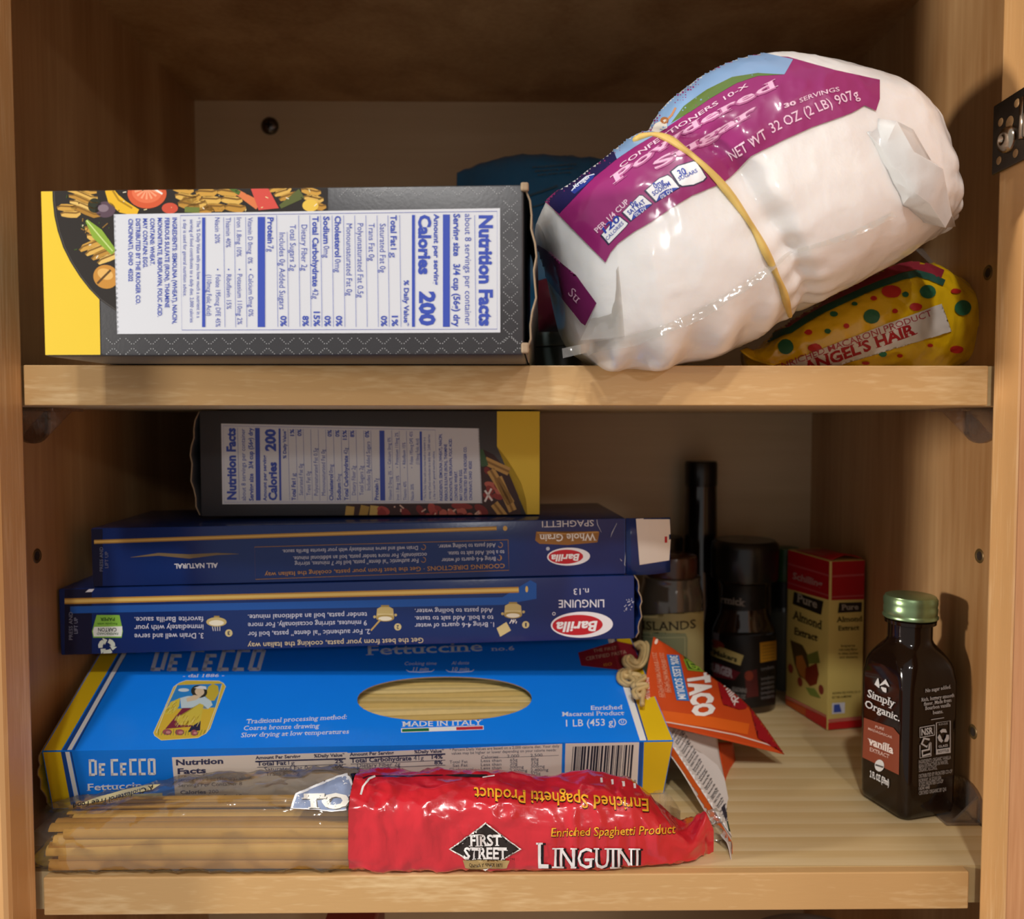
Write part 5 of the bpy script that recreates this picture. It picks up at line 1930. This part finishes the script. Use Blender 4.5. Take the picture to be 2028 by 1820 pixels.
zsh = zat(1808, 1324, VY)
znk = zat(1808, 1262, VY)
zc0, zc1 = zat(1808, 1222, VY), zat(1808, 1178, VY)
rnk = 0.0098
prof = [(VA - 0.004, 0.003, FL + 0.0004), (VA - 0.001, 0.0045, FL + 0.0014), (VA, 0.005, FL + 0.004), (VA + 0.0004, 0.005, FL + 0.02), (VA + 0.0006, 0.005, zsh - 0.006), (VA + 0.0006, 0.0053, zsh - 0.003), (VA, 0.006, zsh)]
for y, f in ((1312, 0.985), (1302, 0.95), (1293, 0.89), (1284, 0.81), (1276, 0.72), (1269, 0.64), (1262, 0.58), (1254, 0.545)):
    a = max(rnk * 2, (VA + 0.003 * (1 - f)) * f)
    k = min(1.0, (1 - f) / 0.42)
    prof.append((a, 0.006 + (a / 2 - 0.006) * k ** 0.8, zat(1808, y, VY)))
znk = zat(1808, 1250, VY)
prof += [(rnk * 2, rnk, znk + 0.002), (rnk * 2, rnk, zc0 - 0.0030), (rnk * 2 + 0.003, rnk + 0.0015, zc0 - 0.0024), (rnk * 2 + 0.0034, rnk + 0.0017, zc0 - 0.0008), (rnk * 2, rnk, zc0)]
rows = [sq(a, min(r, a / 2), z) for a, r, z in prof]
mb = MB().grid(rows, cu=True)
mb.add(rows[0], [list(range(64))[::-1]])
mb.add(rows[-1], [list(range(64))])
vb = mb.build('glass_body', BROWN, t_va, auto=60)
CAPG = P('green_metal', '8fa87c', 0.3, metal=0.85, vary=0.06)
H = zc1 - zc0
mb = MB()
rows = []
for r, z, kn in ((0.0118, 0.0, 0), (0.0122, 0.0004, 0), (0.0122, 0.0012, 0), (0.0116, 0.0020, 0), (0.0118, 0.0028, 0), (0.0119, H * 0.45, 0), (0.0116, H * 0.52, 0), (0.0116, H * 0.66, 1), (0.0116, H * 0.86, 1), (0.0113, H * 0.92, 0), (0.0112, H * 0.97, 0), (0.0106, H, 0), (0.0003, H, 0)):
    rows.append([Vector((VX + (r + kn * (0.0003 if k % 2 else -0.0001)) * math.cos(2 * math.pi * k / 96), VY + (r + kn * (0.0003 if k % 2 else -0.0001)) * math.sin(2 * math.pi * k / 96), zc0 + z)) for k in range(96)])
mb.grid(rows, cu=True)
mb.build('screw_cap', CAPG, t_va, auto=40)
ink = Ink(1660, 1150, 3.57)
ink.poly([(186, 968), (395, 1040), (436, 1090), (432, 1372), (176, 1248)], '7a3a26', 1)
W1, W2 = 'c9c6c4', 'a5a19e'
ink.text('Simply', (212, 818), (408, 896), 46, W1, 3, 0.012, serif=True, up=(6, -52))
ink.text('Organic.', (194, 890), (438, 994), 46, W1, 3, 0.012, serif=True, up=(6, -50))
for c in (((288, 690), (280, 730), (296, 756)), ((300, 740), (340, 712), (366, 748)), ((310, 752), (335, 770), (345, 790))):
    ink.line(c, [6, 34, 6], W1, 3)
for s, a, b, h in (('PURE', (268, 1040), (330, 1058), 18), ('MADAGASCAR', (218, 1052), (388, 1116), 16)):
    ink.text(s, a, b, h, 'c9a79a', 3, 0.01, up=(2, -h))
ink.text('vanilla', (214, 1150), (395, 1224), 52, 'd6c6be', 3, 0.03, serif=True, up=(4, -54))
ink.text('EXTRACT', (230, 1202), (368, 1256), 24, 'c9a79a', 3, 0.01, serif=True, up=(2, -26))
ink.ell(298, 1306, 33, 42, 'c2bfbc', 3)
ink.line([(270, 1300), (326, 1318)], 12, '4a4644', 3.5)
ink.text('2 FL OZ (59ml)', (230, 1384), (365, 1450), 40, W1, 3, 0.03, up=(2, -44))
for s, x0, x1, y, dy in (('No sugar added.', 610, 790, 788, -30), ('Rich, buttery smooth', 582, 815, 852, -34), ('flavor. Made from', 598, 795, 882, -30), ('Bourbon vanilla', 608, 788, 912, -26), ('beans.', 662, 735, 942, -10)):
    ink.text(s, (x0, y), (x1, y + dy), 24, W1, 3, 0.008, up=(0, -25), serif=True)
ink.line([(650, 980), (742, 966)], 4, W1, 3)
ink.line([(572, 1036), (674, 1018), (674, 1088), (572, 1106)], 6, W1, 3, closed=True)
ink.text('NSR', (582, 1092), (664, 1078), 44, W1, 3, 0.03, up=(0, -46))
ink.line([(688, 1002), (786, 988), (786, 1212), (688, 1226)], 6, W1, 3, closed=True)
ink.text('RINSE', (706, 1022), (770, 1012), 14, W2, 3)
for k in range(3):
    a = -90 + 120 * k
    p = [(738 + 30 * math.cos(R(a + d)), 1096 + 40 * math.sin(R(a + d))) for d in (-44, -10, 20, 48)]
    ink.line(p, [18, 24, 26, 4], W1, 3)
ink.text('GLASS', (704, 1178), (770, 1168), 16, W1, 3, 0.02)
ink.poly([(690, 1190), (785, 1176), (785, 1210), (690, 1224)], W1, 3)
ink.text('BOTTLE', (700, 1214), (776, 1203), 16, '2a1a12', 3.5, 0.02)
ink.line([(640, 1120), (600, 1112), (584, 1150), (620, 1172), (640, 1140), (636, 1190), (588, 1200), (590, 1236), (646, 1220)], 14, W1, 3)
ink.line([(572, 1160), (572, 1250), (650, 1236), (650, 1140)], 5, W1, 3)
for s, x1, y in (('INGREDIENTS: ORGANIC VANILLA', 790, 1292), ('BEAN EXTRACTIVES IN WATER,', 770, 1322), ('ORGANIC ALCOHOL.', 694, 1350), ('DISTRIBUTED BY FRONTIER CO-OP', 800, 1392), ('NORWAY, IA 52318 USA', 722, 1424), ('© 2022 FRONTIER CO-OP', 736, 1452), ('16041448', 640, 1480), ('CERTIFIED ORGANIC BY QAI', 756, 1512)):
    x0 = 564
    ink.text(s, (x0, y), (x1, y - (x1 - x0) * 0.155), 24, W2, 3, 0.012, up=(0, -26))
ink.build('printed_label', vb, t_va, step=7, smooth=True, base=0.00025)

# --- almond extract carton
a0 = Vector((0.3718, 0.2178, FL + 0.0003))
a1 = Vector((0.3808, 0.1725, FL + 0.0003))
AF = Frame(a0, a1, 0.0, 0.0235, top_px=(1647, 1112))
t_al = thing('extract_box', 'red and cream almond extract carton standing behind the brown vanilla bottle', 'box', AF(0, 0, 0))
CREAM = P('cream_card', 'cdb768', 0.38, vary=0.05)
ab = MB().box((0, 0, 0), (AF.L, AF.D, AF.H), bev=0.0007, frame=AF).build('carton_body', CREAM, t_al, auto=40)
rows = [[AF(AF.L * (0.08 + 0.84 * u), AF.D * v + 0.0004, AF.H + 0.0004 + 0.0022 * math.sin(math.pi * u) * (1 - v)) for u in fr_(0, 1, 12)] for v in (0.0, 0.3, 0.6, 0.95)]
rows = [[AF(AF.L - 0.0005 - AF.L * 0.9 * v, AF.D * (0.06 + 0.88 * u), AF.H + 0.0004 + 0.0028 * math.sin(math.pi * u) * (1 - v)) for u in fr_(0, 1, 14)] for v in (0.0, 0.3, 0.6, 0.95)]
MB().grid(rows).build('lid_flap', P('red_card', 'a3141c', 0.35), t_al, smooth=True, solid=0.0004)
ink = Ink(1530, 1060, 4.548)
RC_, PK = 'a3121a', 'b04a4c'
ink.poly([(100, 60), (535, 160), (535, 590), (100, 470)], RC_, 1)
ink.line([(120, 250), (530, 370)], 16, PK, 2)
ink.line([(118, 418), (530, 552)], 14, PK, 2)
ink.text('Schilling', (182, 390), (450, 470), 56, 'a87c78', 3, 0.03, shear=0.1, up=(0, -60))
ink.poly([(195, 508), (460, 596), (440, 718), (182, 618)], '241c16', 2)
ink.text('Pure', (222, 596), (405, 658), 78, 'a79c8c', 3, 0.02, serif=True, up=(2, -74))
ink.text('Almond', (182, 748), (448, 850), 76, '3a2c16', 3, 0.02, serif=True, up=(2, -76))
ink.text('Extract', (200, 890), (410, 955), 60, '3a2c16', 3, 0.02, serif=True, up=(2, -62))
ink.poly([(160, 940), (270, 990), (320, 1080), (330, 1180), (300, 1300), (240, 1270), (200, 1160)], '4a3a1c', 2)
ink.poly([(215, 1090), (270, 1080), (310, 1180), (300, 1300), (250, 1260), (215, 1180)], 'a8692c', 2.2)
ink.poly([(300, 1200), (400, 1150), (420, 1250), (400, 1340), (340, 1360), (295, 1300)], '7a2c16', 2.3)
ink.poly([(310, 1080), (410, 1040), (430, 1150), (330, 1160)], '6d7434', 2.1)
ink.poly([(300, 1370), (380, 1380), (440, 1470), (340, 1440)], '7d8a3c', 2.1)
for x, y in ((165, 1200), (250, 1320), (440, 1390)):
    ink.ell(x, y, 22, 44, '8a3a2c', 2.1, rot=-10)
ink.line([(112, 1446), (505, 1640)], 20, 'c06a5c', 2)
ink.poly([(100, 1460), (510, 1655), (510, 1800), (100, 1600)], 'b81c20', 1.5)
ink.poly([(112, 1476), (300, 1560), (300, 1680), (112, 1570)], 'b8501c', 1.6)
ink.build('front_print', ab, t_al, plane=(AF(0, 0, 0), AF.ex, AF.ez, AF.L, AF.H))
ink = Ink(1530, 1060, 4.548)
ink.poly([(535, 190), (880, 190), (870, 575), (530, 585)], RC_, 1)
ink.line([(535, 370), (862, 352)], 18, PK, 2)
ink.line([(532, 556), (856, 540)], 14, PK, 2)
ink.poly([(598, 608), (805, 602), (800, 688), (585, 700)], '241c16', 2)
ink.text('Pure', (618, 672), (772, 666), 48, 'a79c8c', 3, 0.02, serif=True)
ink.text('Almond', (572, 782), (808, 772), 46, '4a3a16', 3, 0.015, serif=True)
ink.text('Extract', (592, 858), (780, 850), 42, '4a3a16', 3, 0.015, serif=True)
for k, (s, x0, x1) in enumerate((('Imparts', 615, 740), ('rich nutty flavor', 595, 765), ('to cakes, cookies', 590, 768), ('and desserts', 600, 765))):
    ink.text(s, (x0, 1006 + k * 34), (x1, 1002 + k * 34), 22, '5c5024', 3, 0.01)
for k, s in enumerate(('ALCOHOL 32%, WATER, OIL OF', 'BITTER ALMOND')):
    ink.text(s, (535, 1430 + k * 40), (790 - k * 80, 1416 + k * 40), 18, '5c5024', 3, 0.01)
ink.poly([(535, 1512), (650, 1504), (648, 1600), (533, 1610)], 'cfcfd8', 2)
ink.poly([(550, 1525), (600, 1520), (620, 1590), (548, 1596)], '3c50a0', 3)
ink.line([(500, 1672), (830, 1640)], 30, 'c06a5c', 2)
ink.poly([(500, 1690), (840, 1655), (840, 1810), (500, 1810)], 'b81c20', 1.5)
ink.build('side_print', ab, t_al, plane=(AF(AF.L, 0, 0), AF.ey, AF.ez, AF.D, AF.H))


def pr(cx, cy, Y, pts):
    """lathe outline measured as (half width px, row px) about the axis at column cx"""
    x = at(cx, 1250, Y).x
    sc = (Y - CAM.y) / FPX
    return x, [(max(0.0002, r * sc), zat(cx, y, Y) - FL) for r, y in pts]


# --- spice bottle with black cap
Yg = 0.222
x, prof = pr(1473, 0, Yg, [(58, 1418), (62, 1412), (63, 1400), (63, 1262), (61, 1246), (54, 1228), (48, 1214), (46, 1200), (46, 1160), (50, 1150), (50, 1142)])
prof[0] = (prof[0][0], 0.0004)
prof[1] = (prof[1][0], 0.0012)
t_mc = thing('spice_bottle', 'dark seasoning bottle with black cap and yellow label between spice jar and red carton', 'bottle', (x, Yg, FL))
g = MB().lathe(prof, (x, Yg, FL), n=56).build('glass_body', P('seasoning_glass', '2c1a10', 0.1, coat=0.9, vary=0.4, vscale=260), t_mc, auto=50)
_, prof = pr(1473, 0, Yg, [(64, 1144), (65.5, 1140), (66, 1085), (64, 1074), (58, 1068), (2, 1066)])
MB().lathe(prof, (x, Yg, FL), n=56, cap1=False).build('screw_cap', BLKP, t_mc, auto=40)
ink = Ink(1240, 1130, 5.965)
ink.poly([(1000, 150), (1100, 185), (1340, 210), (1550, 200), (1690, 175), (1690, 430), (1550, 470), (1340, 480), (1100, 455), (1000, 420)], '120c0a', 1)
ink.text('McCormick', (830, 330), (1410, 420), 80, '8a8078', 3, 0.02, up=(4, -84), serif=True)
ink.poly([(960, 740), (1340, 770), (1770, 730), (1770, 1580), (1340, 1640), (960, 1600)], '120d0c', 1)
ink.poly([(1000, 900), (1140, 905), (1390, 1000), (1350, 1120), (1010, 1000)], 'a8965c', 2.2)
ink.text('Makers', (1040, 990), (1310, 1080), 60, '2a2a1c', 3, 0.04, up=(8, -60))
ink.poly([(960, 1040), (1350, 1200), (1280, 1290), (960, 1240)], '5a1420', 2)
ink.text('BURGER', (985, 1170), (1262, 1262), 84, '9a8e94', 3, 0.05, up=(4, -92))
ink.poly([(1000, 725), (1110, 740), (1100, 850), (1000, 820)], '6a6672', 2)
ink.ell(1080, 870, 90, 46, '7a2c24', 2.1, rot=20)
ink.poly([(1575, 850), (1765, 825), (1765, 1050), (1580, 1085)], 'a8761e', 2)
for k in range(5):
    ink.line([(1600, 890 + k * 38), (1745, 868 + k * 38)], 10, '7a5a20', 3)
ink.text('SEASONING', (1250, 1420), (1420, 1440), 50, '6e6a68', 3, 0.04)
ink.text('2.75 OZ', (1270, 1500), (1410, 1510), 44, '6e6a68', 3, 0.04)
ink.poly([(1400, 1200), (1540, 1160), (1560, 1480), (1420, 1500)], '4c1414', 1.6)
ink.ell(1450, 1240, 50, 60, '7c2c18', 1.8)
for k in range(6):
    ink.text('ingredients', (1590, 1180 + k * 56 + (k > 0) * 60), (1740, 1150 + k * 56 + (k > 0) * 60), 40, '5e5a5a', 3, 0.03)
ink.build('printed_label', g, t_mc, step=10, smooth=True, base=0.0004)

# --- spice jar with paper label
Yi = 0.198
x, prof = pr(1329, 0, Yi, [(58, 1402), (62, 1396), (63, 1380), (63, 1188), (62, 1174), (58, 1160), (56, 1150), (57, 1146), (57, 1140), (52, 1138)])
prof[0] = (prof[0][0], 0.0004)
prof[1] = (prof[1][0], 0.0012)
t_is = thing('spice_jar', 'grey spice jar with pale green paper label and brown lid', 'jar', (x, Yi, FL))
g = MB().lathe(prof, (x, Yi, FL), n=56).build('glass_body', P('spice_glass', '5a544a', 0.1, coat=0.9, vary=0.15, vscale=120), t_is, auto=50)
_, prof = pr(1329, 0, Yi, [(50, 1139), (51, 1134), (51, 1108), (49, 1100), (44, 1097), (1, 1096)])
MB().lathe(prof, (x, Yi, FL), n=56, cap1=False).build('lid', P('brown_lid', '4a2c20', 0.25, coat=0.5), t_is, auto=40)
ink = Ink(1240, 1130, 5.965)
ink.poly([(120, 530), (350, 540), (560, 530), (760, 505), (905, 480), (905, 1500), (560, 1560), (120, 1560)], 'b9b07c', 1)
ink.poly([(120, 716), (400, 742), (700, 740), (720, 800), (720, 1500), (120, 1500)], '8d9470', 1.5)
ink.line([(160, 770), (420, 790), (690, 785), (690, 1100)], 10, 'b9b58c', 2)
ink.text('ISLANDS', (200, 690), (815, 672), 100, '3a3424', 3, 0.01, serif=True, arc=-22)
ink.build('paper_label', g, t_is, step=10, smooth=True, base=0.0004)

# --- tall dark bottle at the back
Yt = 0.250
x, prof = pr(1385, 0, Yt, [(36, 1405), (40, 1398), (41, 1380), (41, 1180), (38, 1150), (34, 1110), (32, 1000), (31, 962), (30, 958)])
prof[0] = (prof[0][0], 0.0004)
prof[1] = (prof[1][0], 0.0012)
t_tl = thing('sauce_bottle', 'tall slim black bottle standing at the back above the spice jars', 'bottle', (x, Yt, FL))
MB().lathe(prof, (x, Yt, FL), n=40).build('glass_body', P('dark_glass', '120b08', 0.12, coat=0.7), t_tl, auto=50)
_, prof = pr(1385, 0, Yt, [(31, 962), (32, 958), (32, 918), (30, 913), (1, 912)])
MB().lathe(prof, (x, Yt, FL), n=40, cap1=False).build('cap', BLKP, t_tl, auto=40)

# --- green lidded jar between the black capped bottle and the carton
Yn = 0.2535
x, prof = pr(1553, 0, Yn, [(24, 1410), (27, 1404), (27.5, 1396), (27.5, 1160), (25, 1150), (25, 1146)])
prof[0] = (prof[0][0], 0.0004)
prof[1] = (prof[1][0], 0.0012)
t_gn = thing('spice_jar', 'slim jar with green lid half hidden beside the red and cream carton', 'jar', (x, Yn, FL))
g = MB().lathe(prof, (x, Yn, FL), n=36).build('glass_body', P('grey_glass', '4e4c46', 0.15, coat=0.7), t_gn, auto=50)
_, prof = pr(1553, 0, Yn, [(26, 1148), (27, 1145), (27, 1090), (25, 1084), (1, 1083)])
MB().lathe(prof, (x, Yn, FL), n=36, cap1=False).build('lid', P('green_lid', '1f4a1e', 0.35), t_gn, auto=40)
ink = Ink()
ink.rect(1528, 1150, 1580, 1204, '16120e', 1)
ink.rect(1528, 1212, 1580, 1374, '5a5a52', 1)
ink.poly([(1528, 1378), (1580, 1366), (1580, 1386), (1528, 1394)], '343c8c', 1)
ink.poly([(1528, 1394), (1580, 1386), (1580, 1412), (1528, 1418)], 'c4c048', 1)
ink.build('wrap_label', g, t_gn, step=4, smooth=True, base=0.0003)

# --- dark jar lid just visible behind the spice jar
Yd = 0.246
x, prof = pr(1318, 0, Yd, [(28, 1408), (30, 1402), (31, 1396), (31, 1120), (29, 1110)])
prof[0] = (prof[0][0], 0.0004)
prof[1] = (prof[1][0], 0.0012)
t_dj = thing('spice_jar', 'dark jar with black lid behind the pale labelled spice jar', 'jar', (x, Yd, FL))
MB().lathe(prof, (x, Yd, FL), n=36).build('glass_body', P('dark_jar', '20160f', 0.2, coat=0.6), t_dj, auto=50)
_, prof = pr(1318, 0, Yd, [(31, 1112), (32, 1108), (32, 1068), (30, 1062), (1, 1061)])
MB().lathe(prof, (x, Yd, FL), n=36, cap1=False).build('lid', BLKP, t_dj, auto=40)

# ------------------------------------------------------------------ tops of things on the cabinet floor below
t = thing('storage_bowl', 'taupe bowl rim just visible under the right end of lower shelf', 'bowl', (0.345, 0.085, -0.443))
MB().lathe([(0.026, 0.0005), (0.030, 0.002), (0.036, 0.05), (0.0395, 0.10), (0.0410, 0.1535), (0.0400, 0.1545), (0.0385, 0.1530), (0.0360, 0.08), (0.028, 0.01), (0.0005, 0.008)], (0.345, 0.085, -0.443), n=56, cap1=False).build('bowl', P('taupe_plastic', '6e5f54', 0.3, vary=0.05), t, auto=50)
t = thing('tea_tin', 'red box top just visible under the middle of lower shelf', 'box', (0.112, 0.10, -0.443))
MB().box((0.098, 0.075, -0.4428), (0.122, 0.135, -0.2800), bev=0.001).build('box_body', P('red_tin', '7c2a2a', 0.4), t, auto=40)
MB().box((0.0975, 0.0745, -0.2800), (0.1225, 0.1355, -0.2720), bev=0.001).build('lid', P('red_tin_lid', '86302e', 0.4), t, auto=40)
